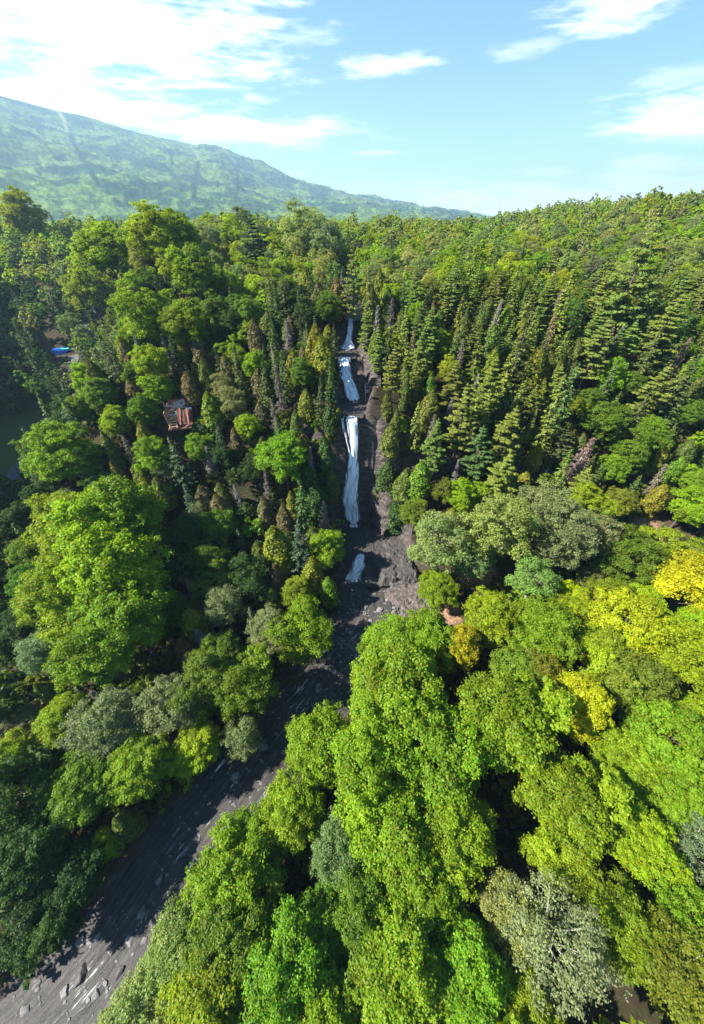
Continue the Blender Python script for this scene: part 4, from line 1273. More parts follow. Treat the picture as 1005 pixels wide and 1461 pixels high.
for p in placed: reg(p[0], p[1], p[2])
FILL = []
tries = 0
while tries < 60000:
    tries += 1
    # more throws near than far
    if rng.random() < .5: x = rng.uniform(-85, 95); y = rng.uniform(-26, 135)
    else: x = rng.uniform(-235, 260); y = rng.uniform(60, 300)
    z0 = th(x, y) if False else None
    dep = y * CP + (CAMZ - 10) * SP
    if dep < 5 or abs(x) > 1.13 * (y * CP + 52 * SP) + 9: continue
    k, colr = choose(x, y)
    H, R = size_of(k, x, y)
    if not near_ok(x, y, R, (.80 if (x > -12 and y < 40) else .66) if k in 'BWG' else .72): continue
    if is_open(x, y, H, R): continue
    z = th(x, y)
    px, py, d = project(x, y, z + H * .6)
    px2, py2, _ = project(x, y, z + H)
    wpx = 2 * R * F / d; hpx = math.hypot(px2 - px, py2 - py) / .4 * .75
    if px < -110 or px > 1115 or py > 1600: continue
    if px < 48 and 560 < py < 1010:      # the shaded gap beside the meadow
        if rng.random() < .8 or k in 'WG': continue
        if k == 'B': colr = 'deepshade'  # darker leaf colour carries the shade of the gap
    if hides(px, py, wpx, max(wpx, hpx)): continue
    # a chosen tree of the photo stays in sight
    bad = False
    for (qx, qy, qr, qh, qd) in kpix:
        if d < qd - 1 and abs(px - qx) < (wpx * .5 + qr) * .55 and abs(py - qy) < (hpx * .5 + qr) * .55: bad = True; break
    if bad: continue
    # ground as steep as a wall carries no tree
    if abs(th(x + .8, y) - z) > 2.5 or abs(th(x, y + .8) - z) > 2.6: continue
    reg(x, y, R)
    FILL.append([k, x, y, H, R, colr, px, py, d, wpx * max(wpx, hpx)])
print('fill', len(FILL))

# which of them show largest
QUOTA = {'B': 210, 'W': 90, 'G': 20, 'S': 190, 'N': 150, 'C': 130, 'D': 40}
FILL.sort(key=lambda f: -f[9] * (1 if 0 < f[6] < 1005 and f[7] < 1461 and f[8] < 235 else .0))
indiv, mass = [], []
cnt = {}
for f in FILL:
    inside = -25 < f[6] < 1030 and f[7] < 1500
    if not inside:
        if f[2] < 140: mass.append(f)
        continue
    if cnt.get(f[0], 0) < QUOTA[f[0]] and f[8] < 235:
        cnt[f[0]] = cnt.get(f[0], 0) + 1; indiv.append(f)
    else: mass.append(f)
print('individual', len(indiv), cnt, 'mass', len(mass))

# words that place a tree: the nearest of the things one can find in the picture
MARKS = [(497, 480, 'uppermost cascade'), (495, 540, 'middle cascade'), (500, 660, 'tall fall'), (508, 808, 'lowest cascade'), (528, 560, 'viewing platform'), (533, 650, 'bare rock wall'), (555, 785, 'dark rock shelf'), (580, 860, 'pinkish rock ledge'),
         (257, 597, 'ruined cabin'), (88, 502, 'blue pool'), (40, 640, 'dark meadow'), (900, 398, 'large white pine'), (362, 352, 'blue green pine'), (822, 1012, 'round yellow tree'), (970, 832, 'brightest yellow tree'), (655, 932, 'orange gold tree'),
         (985, 750, 'bare pink soil'), (765, 650, 'bare gully'), (160, 365, 'huge shoulder tree'), (411, 492, 'silvery dead conifer'), (820, 662, 'drab leaning dead conifer'), (790, 1340, 'large silvery tree'), (150, 1210, 'hanging lime sapling'),
         (505, 405, 'tall gorge head pine'), (770, 378, 'round bright slope tree'), (405, 655, 'bright broad spur tree'), (165, 760, 'big left cluster'), (112, 345, 'far white house'), (640, 985, 'brown soil gap'), (735, 1158, 'small brown clearing'), (805, 775, 'grey feathery row'),
         (660, 600, 'tall sunlit slope pine'), (262, 808, 'lone silvery green tree'), (950, 295, 'right ridge skyline'), (680, 312, 'far end of the mountain'), (280, 285, 'foot of the mountain'), (398, 790, 'wide olive cedar'), (930, 690, 'olive edge cedar'), (860, 600, 'broad slope tree')]
KW = {'B': 'leafy tree', 'W': 'feathery tree', 'G': 'half bare tree', 'S': 'spruce', 'N': 'pine', 'C': 'cedar', 'D': 'dead conifer', 'U': 'bush'}


def where(px, py):
    m = sorted(MARKS, key=lambda q: (px - q[0]) ** 2 + (py - q[1]) ** 2)[0]
    dx, dy = px - m[0], py - m[1]
    r = math.hypot(dx, dy)
    a = math.degrees(math.atan2(-dy, dx)) % 360
    dirn = ['right of', 'above and right of', 'above', 'above and left of', 'left of', 'below and left of', 'below', 'below and right of'][int((a + 22.5) // 45) % 8]
    lead = 'touching' if r < 22 else 'close' if r < 48 else '' if r < 90 else 'well' if r < 150 else 'far'
    if lead == 'touching': return ('just ' + dirn, m[2])
    return ((lead + ' ' + dirn).strip(), m[2])


def size_word(R, k):
    b = {'B': 2.9, 'W': 2.8, 'G': 2.8, 'S': 2.05, 'N': 2.5, 'C': 1.7, 'D': 1.2}[k]
    return 'small ' if R < b * .93 else 'large ' if R > b * 1.1 else ''


def form_word(H, R, k):
    r = H / R
    lim = {'B': (3.05, 3.35), 'W': (3.25, 3.55), 'G': (3.2, 3.5), 'S': (5.1, 5.7), 'N': (4.4, 4.8), 'C': (4.3, 4.9), 'D': (6.5, 7.5)}[k]
    return 'squat ' if r < lim[0] else 'slender ' if r > lim[1] else ''


for f in indiv:
    k, x, y, H, R, colr, px, py, d, _ = f
    dirn, mk = where(px, py)
    lab = f"{size_word(R, k)}{form_word(H, R, k)}{WORD[colr]} {KW[k]} {dirn} the {mk}"
    if len(lab.split()) > 16: lab = f"{form_word(H, R, k)}{WORD[colr]} {KW[k]} {dirn} the {mk}"
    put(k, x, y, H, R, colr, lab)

# ------------------------------------------------------------------ far canopy as one mass
LOW = {'B': [broadleaf(301, lobes=10, clumps=8, per=9, leaf=.75), broadleaf(302, lobes=12, clumps=7, per=9, leaf=.75), broadleaf(303, lobes=9, clumps=9, per=9, leaf=.75, ragged=.4)], 'S': [spruce(304, gapz=.9, nb=6, dens=.45), spruce(305, gapz=.9, nb=6, dens=.45)]}


def co_of(me):
    a = np.zeros(len(me.vertices) * 3, np.float32); me.vertices.foreach_get('co', a); return a.reshape(-1, 3)


def rnd_of(me):
    a = np.zeros(len(me.polygons), np.float32); me.attributes['rnd'].data.foreach_get('value', a); return a


LOWD = {k: [(co_of(c), rnd_of(c)) for c, t in v] for k, v in LOW.items()}
# still further: the canopy runs on over the plateau
tries = 0
while tries < 5200:
    tries += 1
    y = rng.uniform(200, 760); x = rng.uniform(-1, 1) * (1.0 * y + 60)
    if abs(x) > .98 * y + 40: continue
    if near_ok(x, y, 3.6, .72):
        reg(x, y, 3.6)
        R = rng.uniform(3.0, 4.6); k = 'S' if rng.random() < .04 else 'B'
        mass.append([k, x, y, R * (3.1 if k == 'B' else 4.6), R * (1 if k == 'B' else .55), rng.choice(['bright', 'yelgreen', 'lime', 'pale', 'yelgreen', 'pale']) if k == 'B' else rng.choice(['fir', 'blue']), 0, 0, 0, 0])
Vs, Rs, Cs = [], [], []
for f in mass:
    k, x, y, H, R, colr = f[:6]
    lk_ = 'S' if k in 'SNCD' else 'B'
    co, rn = LOWD[lk_][int(rng.integers(len(LOWD[lk_])))]
    H0, R0, _ = NOM[lk_]
    a = rng.uniform(0, 6.283); ca, sa = math.cos(a), math.sin(a); s = R / R0
    V = np.empty_like(co); V[:, 0] = (co[:, 0] * ca - co[:, 1] * sa) * s + x; V[:, 1] = (co[:, 0] * sa + co[:, 1] * ca) * s + y; V[:, 2] = co[:, 2] * H / H0 + th(x, y)
    Vs.append(V); Rs.append(rn)
    c = np.array(LC[colr]) * (1 + rng.normal() * .10) * (1 + rng.normal(size=3) * np.array([.10, .04, .10]))
    Cs.append(np.tile(np.clip(c, .004, .8), (len(rn), 1)))
if Vs:
    V = np.concatenate(Vs); n = len(V) // 4
    o = link('forest', new_mesh('forest', V, np.arange(n * 4).reshape(n, 4), M_leaf_mass, rnd=np.concatenate(Rs), col=np.concatenate(Cs)))
    tag(o, 'far canopy of light green woods reaching back over the plateau', None, None, 'stuff')
    print('mass leaves', n)


# ------------------------------------------------------------------ undergrowth
def undergrowth():
    co = [(co_of(c), rnd_of(c)) for c, t in [broadleaf(401, H=2.0, R=1.5, Hc=1.9, lobes=6, clumps=6, per=9, leaf=.34), broadleaf(402, H=1.6, R=1.7, Hc=1.5, lobes=7, clumps=6, per=9, leaf=.34), broadleaf(403, H=2.6, R=1.3, Hc=2.3, lobes=6, clumps=6, per=9, leaf=.30)]]
    Vs, Rs, Cs = [], [], []
    n = 0
    for _ in range(40000):
        if n >= 5200: break
        x = rng.uniform(-110, 105); y = rng.uniform(-30, 150)
        if abs(x) > 1.1 * (y * CP + 52 * SP) + 4: continue
        op = False
        for a, b, r in OPEN:
            if math.hypot(x - a, y - b) < r * .85: op = True
        if op or ((x + 96) / 15) ** 2 + ((y - 82) / 20) ** 2 < 1: continue
        d, hw = dh(x, y)
        if d < hw + 1.0 or (2.5 < x < 13 and 30 < y < 52) or (2 < x < 5.4 and 46 < y < 79): continue
        if fbm(np.array([x / 7]), np.array([y / 7]), 501, 3)[0] < .42: continue
        px, py, dd = project(x, y, th(x, y) + 1)
        if px < -40 or px > 1045 or py > 1520: continue
        n += 1
        c, rn = co[int(rng.integers(3))]
        s = rng.uniform(.55, 1.25); a = rng.uniform(0, 6.283); ca, sa = math.cos(a), math.sin(a)
        V = np.empty_like(c); V[:, 0] = (c[:, 0] * ca - c[:, 1] * sa) * s + x; V[:, 1] = (c[:, 0] * sa + c[:, 1] * ca) * s + y; V[:, 2] = c[:, 2] * s + th(x, y) - .1
        Vs.append(V); Rs.append(rn)
        colr = rng.choice(['mid', 'deepshade', 'deepshade', 'bright', 'olive'])
        Cs.append(np.tile(np.clip(np.array(LC[colr]) * rng.uniform(.7, 1.15), .004, .8), (len(rn), 1)))
    V = np.concatenate(Vs); m = len(V) // 4
    o = link('undergrowth', new_mesh('undergrowth', V, np.arange(m * 4).reshape(m, 4), M_leaf_mass, rnd=np.concatenate(Rs), col=np.concatenate(Cs)))
    tag(o, 'low green undergrowth covering the forest floor', None, None, 'stuff')
    print('undergrowth', n, m)


undergrowth()


def pebbles():
    base = [lump(700 + i, .55, 1) for i in range(5)]
    Vs, Fs, n = [], [], 0
    k = 0
    while k < 900:
        i = int(rng.integers(14, len(C1) - 14)); off = rng.normal() * .55
        t = C1[i + 1, :2] - C1[i - 1, :2]; t /= np.linalg.norm(t) + 1e-9
        w = C1[i, 3] + .4
        x, y = C1[i, 0] + t[1] * off * w, C1[i, 1] - t[0] * off * w
        if y > 39 or abs(off) > 1.15: continue
        k += 1
        P, q = base[int(rng.integers(5))]
        s = rng.uniform(.035, .075) / rng.uniform(.22, 1.0) * (1.25 if abs(off) > .8 else 1.0)
        a = rng.uniform(0, 6.283); ca, sa = math.cos(a), math.sin(a)
        V = np.stack([(P[:, 0] * ca - P[:, 1] * sa) * s * 1.3 + x, (P[:, 0] * sa + P[:, 1] * ca) * s + y, P[:, 2] * s + max(C1[i, 2], th(x, y))], -1)
        Vs.append(V); Fs.append(q + n); n += len(V)
    o = link('pebbles', new_mesh('pebbles', np.concatenate(Vs), np.concatenate(Fs), M_boulder))
    tag(o, 'loose grey stones strewn along the stream bed', None, None, 'stuff')


pebbles()

# ------------------------------------------------------------------ built things
def flat_mat(name, c, rough=.8, var=.25, scale=3.0, bump=.2):
    a = tuple(v * (1 - var) for v in c); b = tuple(min(1, v * (1 + var)) for v in c)
    return noise_material(name, [(.3, a), (.7, b)], scale, rough=rough, bump=bump)


M_red = flat_mat('weathered_red_wood', (.30, .13, .09), .9, .45, 2.2, .5)
M_redroof = flat_mat('rusted_sheet', (.13, .058, .046), .8, .4, 1.6, .3)
M_board = flat_mat('pale_board', (.55, .47, .42), .85, .3, 2.0, .3)
M_tanwood = flat_mat('tan_wood', (.50, .30, .17), .85, .35, 2.5, .3)
M_pink = flat_mat('pinkish_wood', (.42, .29, .25), .85, .3, 2.5, .3)
M_white = flat_mat('white_paint', (.78, .77, .75), .6, .08, 2.0, .1)
M_poolblue = flat_mat('blue_liner', (.02, .20, .80), .35, .2, .9, .1)
M_poolturq = flat_mat('turquoise_liner', (.08, .62, .70), .35, .2, .9, .1)
M_roofgrey = flat_mat('grey_shingle', (.20, .20, .22), .85, .25, 4, .4)
M_road = noise_material('worn_asphalt', [(.3, (.045, .045, .047)), (.7, (.11, .11, .115))], 1.5, rough=.9, bump=.2, objcoord=False)


def cabin():
    x, y, z, t = cab
    e = empty('ruined_cabin', (x, y, z + .5), 'collapsed reddish brown wooden cabin open to the sky in the trees', 'ruin', rz=R_(14))
    e.scale = (.86, .86, 1.75)
    def part(name, fn, mat, parent=e):
        mb = MB(); fn(mb); return link(name, mb.mesh(name, mat), parent)
    part('floor', lambda m: m.box((0, 0, .1), (5.2, 7.2, .2)), M_redroof)
    part('wall', lambda m: m.box((-2.55, .6, 1.0), (.16, 5.6, 1.8), (0, R_(-6), 0)), M_tanwood)
    part('wall', lambda m: m.box((.1, 3.55, 1.2), (5.0, .16, 2.2), (R_(8), 0, 0)), M_red)
    part('wall', lambda m: m.box((2.55, 1.4, .7), (.16, 4.4, 1.2), (0, R_(10), 0)), M_red)
    # the half of the roof that still slopes down in front, its boards sprung apart
    rf = part('roof', lambda m: m.box((1.35, -1.9, 1.12), (2.3, 3.0, .10), (R_(22), R_(6), R_(-3))), M_redroof)
    for k in range(7):
        part('roof_board', lambda m, k=k: m.box((.15 + k * .40, -1.9 + rng.uniform(-.3, .3), 1.36 - .042 * k + rng.uniform(-.04, .1)), (.34, 3.3 * rng.uniform(.7, 1.05), .05), (R_(24 + rng.uniform(-4, 4)), R_(6 + rng.uniform(-8, 8)), R_(-3 + rng.uniform(-6, 6)))), M_red if k % 3 else M_redroof, rf)
    # bare floor frame like a ladder
    fr = part('floor_frame', lambda m: (m.box((-2.15, -2.1, .75), (.16, 3.6, .16), (R_(14), 0, R_(3))), m.box((-.55, -2.1, .75), (.16, 3.6, .16), (R_(14), 0, R_(3)))), M_tanwood)
    for k in range(5):
        part('rung', lambda m, k=k: m.box((-1.35, -3.5 + k * .72, .45 + k * .17), (1.5, .16, .14), (0, 0, R_(3 + 4 * (k % 2)))), M_tanwood, fr)
    part('ceiling_panel', lambda m: m.box((.25, 2.5, 1.9), (2.6, 1.7, .10), (R_(12), R_(-8), R_(10))), M_board)
    part('ceiling_panel', lambda m: m.box((.2, .1, 1.3), (2.0, .9, .10), (R_(-6), R_(10), R_(-22))), M_board)
    part('ceiling_panel', lambda m: m.box((1.9, .35, 1.55), (2.2, .6, .10), (R_(4), R_(-6), R_(14))), M_white)
    part('wall_panel', lambda m: m.box((-1.75, .7, .75), (1.1, 2.6, .10), (R_(4), R_(14), R_(5))), M_tanwood)
    for i, (a, b, c, L, rz) in enumerate([(-.3, 1.5, 1.75, 4.4, 8), (.8, .9, 1.55, 3.6, 74), (-1.2, -.2, 1.2, 3.2, -12), (1.4, 2.9, 2.0, 2.6, 50), (.2, -.6, 1.15, 4.6, -4)]):
        part('beam', lambda m: m.box((a, b, c), (L, .16, .18), (R_(3), R_(7 - 3 * i), R_(rz))), M_red if i % 2 else M_board)
    for i in range(9):
        part('loose_board', lambda m: m.box((rng.uniform(-1.8, 2.0), rng.uniform(-.6, 3.0), rng.uniform(1.3, 2.0)), (rng.uniform(.8, 2.0), rng.uniform(.15, .35), .06), (R_(rng.uniform(-20, 20)), R_(rng.uniform(-20, 20)), rng.uniform(0, 3.1))), (M_board, M_tanwood, M_white)[i % 3])


cabin()


def platform():
    x, y = plat; z = 28.6
    e = empty('viewing_platform', (x, y, z), 'small pinkish wooden viewing platform on the gorge rim beside the middle cascade', 'platform')
    mb = MB()
    for k in range(9): mb.box((-1.15 + k * .29, 0, .06), (.25, 2.0, .07), bev=.01)
    mb.box((0, -.8, -.05), (2.6, .12, .14), bev=.01); mb.box((0, .8, -.05), (2.6, .12, .14), bev=.01)
    link('deck', mb.mesh('deck', M_pink), e)
    for sx in (-1.2, 0, 1.2):
        for sy in (-.92, .92):
            m2 = MB(); zb = min(0, th(x + sx, y + sy) - z) - .3
            m2.box((sx, sy, (zb + 1.1) / 2), (.11, .11, 1.1 - zb), bev=.012); link('post', m2.mesh('post', M_pink), e)
    for sy in (-.92, .92):
        for zz in (.55, 1.02):
            m2 = MB(); m2.box((0, sy - .075 * np.sign(sy), zz), (2.5, .05, .10), bev=.01); link('rail', m2.mesh('rail', M_pink), e)
    m2 = MB(); m2.box((-1.27, 0, .80), (.04, .7, .5), bev=.01); link('notice_board', m2.mesh('notice_board', M_white), e)


platform()


def pool():
    x, y, z, t = poolp
    e = empty('swimming_pool', (x, y, z + .15), 'bright blue pool with a turquoise end in the shaded side valley', 'pool', rz=R_(8))
    def oval(cx, a, b, z0, z1, n=28):
        an = np.linspace(0, 2 * math.pi, n, endpoint=False)
        p = np.stack([cx + a * np.cos(an), b * np.sin(an)], -1)
        V = np.concatenate([np.c_[p, np.full(n, z0)], np.c_[p, np.full(n, z1)]])
        Fs = [[i, (i + 1) % n, n + (i + 1) % n, n + i] for i in range(n)] + [list(range(n, 2 * n)), list(range(n))[::-1]]
        return V, Fs
    e.scale = (.95, 1.0, 1.0)
    m = MB(); m.add(*oval(0, 3.4, 2.25, -1.2, .95)); link('pool_wall', m.mesh('pool_wall', M_poolblue), e)
    m = MB(); m.add(*oval(-.35, 2.95, 2.12, .9, 1.05)); link('cover', m.mesh('cover', M_poolblue), e)
    m = MB(); m.add(*oval(1.75, 1.62, 1.60, .95, 1.10)); link('float', m.mesh('float', M_poolturq), e)
    for sx in (-.25, .25):
        m = MB(); m.tube([(3.9, sx, -1.0), (3.6, sx, 1.5), (3.2, sx, 1.5)], .04, 5); link('ladder_rail', m.mesh('ladder_rail', M_white), e)


pool()


def house():
    x, y, z, t = houseP
    e = empty('white_house', (x, y, z), 'tiny white house with grey roof far up the side valley', 'house', rz=R_(20))
    m = MB(); m.box((0, 0, 1.3), (9, 6, 3.6)); link('wall', m.mesh('wall', M_white), e)
    m = MB()
    V = [(-4.9, -3.5, 3.0), (4.9, -3.5, 3.0), (4.9, 3.5, 3.0), (-4.9, 3.5, 3.0), (-4.9, 0, 5.4), (4.9, 0, 5.4)]
    m.add(V, [[0, 1, 5, 4], [2, 3, 4, 5], [0, 4, 3], [1, 2, 5], [3, 2, 1, 0]])
    r = link('roof', m.mesh('roof', M_roofgrey), e)
    m = MB(); m.box((2, .8, 5.2), (.8, .8, 2.0)); link('chimney', m.mesh('chimney', M_red), r)
    mg = flat_mat('window_glass', (.05, .06, .08), .2, .1, 1, 0)
    for wx in (-2.8, 0, 2.8):
        w = MB()
        w.box((wx - .6, -3.03, 1.7), (.1, .08, 1.3), bev=.01); w.box((wx + .6, -3.03, 1.7), (.1, .08, 1.3), bev=.01); w.box((wx, -3.03, 2.3), (1.1, .08, .1), bev=.01); w.box((wx, -3.03, 1.1), (1.1, .08, .1), bev=.01)
        fo = link('window', w.mesh('window', M_board), e)
        g = MB(); g.box((wx, -3.01, 1.7), (1.1, .04, 1.1), bev=.005); link('pane', g.mesh('pane', mg), fo)


house()


def road():
    pts = catmull([(-104, 40), (-95, 54), (-88, 66), (-96, 100), (-104, 125), (-112, 150), (-112, 180)], 12)
    T = np.gradient(pts, axis=0); T /= np.linalg.norm(T, axis=1)[:, None]; Nn = np.stack([T[:, 1], -T[:, 0]], -1)
    V = []
    for k in np.linspace(-1, 1, 5):
        q = pts + Nn * k * 2.2
        V.append(np.c_[q, terrain(q[:, 0], q[:, 1]) + .12])
    V = np.stack(V, 1).reshape(-1, 3); n = len(pts); i = np.arange(n * 5).reshape(n, 5)
    o = link('road', new_mesh('road', V, np.stack([i[:-1, :-1], i[:-1, 1:], i[1:, 1:], i[1:, :-1]], -1).reshape(-1, 4), M_road, True))
    tag(o, 'narrow grey road along the shaded side valley', None, None, 'structure')


road()


# ------------------------------------------------------------------ mountain
def hills_material():
    m, nt, nd, lk = mat_new('mountain_forest')
    out = N(nd, 'ShaderNodeOutputMaterial'); p = N(nd, 'ShaderNodeBsdfPrincipled'); p.inputs['Roughness'].default_value = 1; p.inputs['Specular IOR Level'].default_value = 0
    g = N(nd, 'ShaderNodeNewGeometry')
    n1 = N(nd, 'ShaderNodeTexNoise'); n1.inputs['Scale'].default_value = .0062; n1.inputs['Detail'].default_value = 7; n1.inputs['Roughness'].default_value = .62
    n2 = N(nd, 'ShaderNodeTexNoise'); n2.inputs['Scale'].default_value = .055; n2.inputs['Detail'].default_value = 6; n2.inputs['Roughness'].default_value = .75
    lk.new(g.outputs['Position'], n1.inputs[0]); lk.new(g.outputs['Position'], n2.inputs[0])
    r1 = N(nd, 'ShaderNodeValToRGB'); e = r1.color_ramp.elements
    e[0].position = .45; e[0].color = (.016, .048, .020, 1); e[1].position = .55; e[1].color = (.095, .155, .030, 1)
    lk.new(n1.outputs['Fac'], r1.inputs[0])
    r2 = N(nd, 'ShaderNodeValToRGB'); e = r2.color_ramp.elements; e[0].position = .36; e[0].color = (.22, .26, .3, 1); e[1].position = .64; e[1].color = (1.45, 1.4, 1.3, 1)
    lk.new(n2.outputs['Fac'], r2.inputs[0])
    mu = N(nd, 'ShaderNodeMix', data_type='RGBA', blend_type='MULTIPLY'); mu.inputs[0].default_value = 1
    lk.new(r1.outputs[0], mu.inputs[6]); lk.new(r2.outputs[0], mu.inputs[7])
    a = N(nd, 'ShaderNodeAttribute', attribute_name='tint')
    m2 = N(nd, 'ShaderNodeMix', data_type='RGBA')
    sp = N(nd, 'ShaderNodeSeparateColor'); lk.new(a.outputs['Color'], sp.inputs[0])
    m2.inputs[7].default_value = (.20, .20, .10, 1); lk.new(sp.outputs[0], m2.inputs[0]); lk.new(mu.outputs[2], m2.inputs[6])
    m3 = N(nd, 'ShaderNodeMix', data_type='RGBA'); m3.inputs[7].default_value = (.006, .018, .012, 1); lk.new(sp.outputs[1], m3.inputs[0]); lk.new(m2.outputs[2], m3.inputs[6])
    lk.new(m3.outputs[2], p.inputs['Base Color']); lk.new(p.outputs[0], out.inputs[0])
    return m


def skyline(pts):
    az, el = [], []
    for px, py in pts:
        d = ray(px, py); az.append(math.atan2(d[0], d[1])); el.append(math.atan2(d[2], math.hypot(d[0], d[1])))
    o = np.argsort(az); return np.array(az)[o], np.array(el)[o]


def hills():
    # the ridge falls from a summit beyond the frame to the plain
    az, el = skyline([(-260, 70), (-150, 78), (0, 136), (70, 155), (120, 165), (200, 190), (280, 207), (312, 208), (360, 228), (420, 254), (480, 274), (540, 285), (600, 295), (650, 304), (690, 310)])
    na, nr = 720, 230
    A = np.linspace(az[0], az[-1], na); base = np.interp(A, az, el)
    rr = np.linspace(0, 1, nr)
    D0 = 1300.0; ridge = np.interp(A, [az[0], az[-1]], [3300, 4200])
    Am, Rm = np.meshgrid(A, rr)
    Dr = D0 + (ridge[None, :] * 1.12 - D0) * Rm
    X = Dr * np.sin(Am); Y = Dr * np.cos(Am)
    f = np.clip((Dr - D0) / (ridge[None, :] - D0), 0, 1.2)
    top = CAMZ + ridge * np.tan(base)
    prof = np.where(f <= 1, f ** 1.15, 1 - (f - 1) * 1.3)
    Z = 34 + (top[None, :] - 34) * prof
    sw = sstep(.04, .25, f) * (1 - sstep(.86, 1.0, f))
    Z = Z + sw * 120 * (fbm(X / 420, Y / 420, 71, 4) - .5) + (7 + 17 * (1 - sstep(.9, 1, f))) * (fbm(X / 30, Y / 30, 73, 4) - .5) * sstep(0, .05, f)
    V = np.stack([X, Y, Z], -1).reshape(-1, 3)
    i = np.arange(na * nr).reshape(nr, na)
    Fq = np.stack([i[:-1, :-1], i[:-1, 1:], i[1:, 1:], i[1:, :-1]], -1).reshape(-1, 4)
    # ski runs: pale grass strips, and dark tree edges beside them
    pale = np.zeros(V.shape[0]); dark = np.zeros(V.shape[0])
    runs = [([(82, 156), (92, 172), (98, 190), (112, 215), (128, 240), (140, 262)], 2.6, 3.4), ([(232, 202), (243, 214), (246, 235)], 1.4, 2.6), ([(272, 208), (283, 226), (280, 250), (277, 282)], 1.2, 3.6), ([(318, 212), (335, 232), (340, 262), (336, 285)], 1.4, 3.0),
            ([(200, 244), (205, 262), (206, 280)], .3, 3.0), ([(60, 176), (98, 190), (70, 205), (40, 196)], 1.6, 1.5)]
    zz = V[:, 2] - CAMZ; dep = V[:, 1] * CP - zz * SP
    pxl = 502.5 + F * V[:, 0] / dep; pyl = 730.5 - F * (V[:, 1] * SP + zz * CP) / dep
    for pts, wp, wd in runs:
        pts = catmull([np.array(q, float) for q in pts], 8)
        k = np.argmin((pxl[:, None] - pts[None, :, 0]) ** 2 + (pyl[:, None] - pts[None, :, 1]) ** 2, 1)
        dd = np.hypot(pxl - pts[k, 0], pyl - pts[k, 1]); sd = pxl - pts[k, 0]
        low = (k > len(pts) * .38)
        pale = np.maximum(pale, (1 - sstep(wp * .6, wp * 1.4, dd)) * np.where(low, .15, .9))
        dark = np.maximum(dark, (1 - sstep(wd * .6, wd * 1.3, np.abs(dd))) * np.where(low, .9, 0))
    col = np.stack([pale, dark, np.zeros_like(pale)], -1)
    me = new_mesh('hills', V, Fq, hills_material(), True)
    at = me.attributes.new('tint', 'FLOAT_COLOR', 'POINT'); c4 = np.ones((len(V), 4), np.float32); c4[:, :3] = col; at.data.foreach_set('color', c4.ravel())
    o = link('hills', me); tag(o, 'hazy wooded mountain with pale ski runs', None, None, 'structure')
    # a bluer hill beyond its far end
    az, el = skyline([(560, 309), (600, 303), (630, 299.5), (650, 298), (662, 301), (690, 307), (740, 311)])
    A = np.linspace(az[0], az[-1], 90); e2 = np.interp(A, az, el)
    D = np.array([5200, 5600, 6000, 6300]); kz = np.array([.0, .55, 1.0, .3])
    V = []
    for d, k in zip(D, kz): V.append(np.stack([d * np.sin(A), d * np.cos(A), 5 + k * (CAMZ + 6000 * np.tan(e2) - 5) + 4 * (fbm(A * 400, A * 0 + d, 5, 3) - .5)], -1))
    V = np.concatenate(V); i = np.arange(4 * 90).reshape(4, 90)
    o = link('hills', new_mesh('hills', V, np.stack([i[:-1, :-1], i[:-1, 1:], i[1:, 1:], i[1:, :-1]], -1).reshape(-1, 4), bpy.data.materials['mountain_forest'], True))
    tag(o, 'low blue hill on the horizon past the mountain', None, None, 'structure')


hills()

# ------------------------------------------------------------------ air
HAZE = 1.85e-4
def haze():
    m, nt, nd, lk = mat_new('haze')
    out = N(nd, 'ShaderNodeOutputMaterial'); v = N(nd, 'ShaderNodeVolumePrincipled')
    v.inputs['Color'].default_value = (.46, .72, .95, 1); v.inputs['Density'].default_value = HAZE; v.inputs['Anisotropy'].default_value = .2
    lk.new(v.outputs[0], out.inputs['Volume'])
    x0, x1, y0, y1, z0, z1 = -7600, 7600, -2900, 7700, -40, 660
    V = [(x, y, z) for x in (x0, x1) for y in (y0, y1) for z in (z0, z1)]
    Fs = [[0, 1, 3, 2], [4, 6, 7, 5], [0, 4, 5, 1], [2, 3, 7, 6], [0, 2, 6, 4], [1, 5, 7, 3]]
    o = link('haze', new_mesh('haze', V, Fs, m)); tag(o, 'thin blue air between the forest and the mountain', None, None, 'stuff')


haze()

# ------------------------------------------------------------------ sun and sky
SUN_AZ = -100.0      # degrees from straight ahead (negative = left)
SUN_EL = 42.0
sun_d = bpy.data.lights.new('sun', 'SUN'); sun_d.energy = 5.0; sun_d.angle = R_(.55); sun_d.color = (1.0, .94, .84)
sun = bpy.data.objects.new('sun', sun_d); COL.objects.link(sun)
sun.location = (-200, 100, 300)
sun.rotation_euler = (R_(90 - SUN_EL), 0, R_(-SUN_AZ) + math.pi)
w = bpy.data.worlds.new('World'); sc.world = w; w.use_nodes = True
nt = w.node_tree; nd = nt.nodes; lk = nt.links; nd.clear()
wo = N(nd, 'ShaderNodeOutputWorld'); bg = N(nd, 'ShaderNodeBackground')
sky = N(nd, 'ShaderNodeTexSky', sky_type='NISHITA'); sky.sun_disc = False
sky.sun_elevation = R_(SUN_EL); sky.sun_rotation = R_(SUN_AZ); sky.altitude = 1200; sky.air_density = 1.1; sky.dust_density = .2; sky.ozone_density = 3.0
SKY = .057
bg.inputs[1].default_value = SKY
# clouds by direction (azimuth, elevation)
tc = N(nd, 'ShaderNodeTexCoord')
sep = N(nd, 'ShaderNodeSeparateXYZ'); lk.new(tc.outputs['Generated'], sep.inputs[0])


def mth(op, a, b=None, c=None):
    n = N(nd, 'ShaderNodeMath', operation=op)
    for i, v in enumerate((a, b, c)):
        if v is None: continue
        if isinstance(v, (int, float)): n.inputs[i].default_value = v
        else: lk.new(v, n.inputs[i])
    return n.outputs[0]


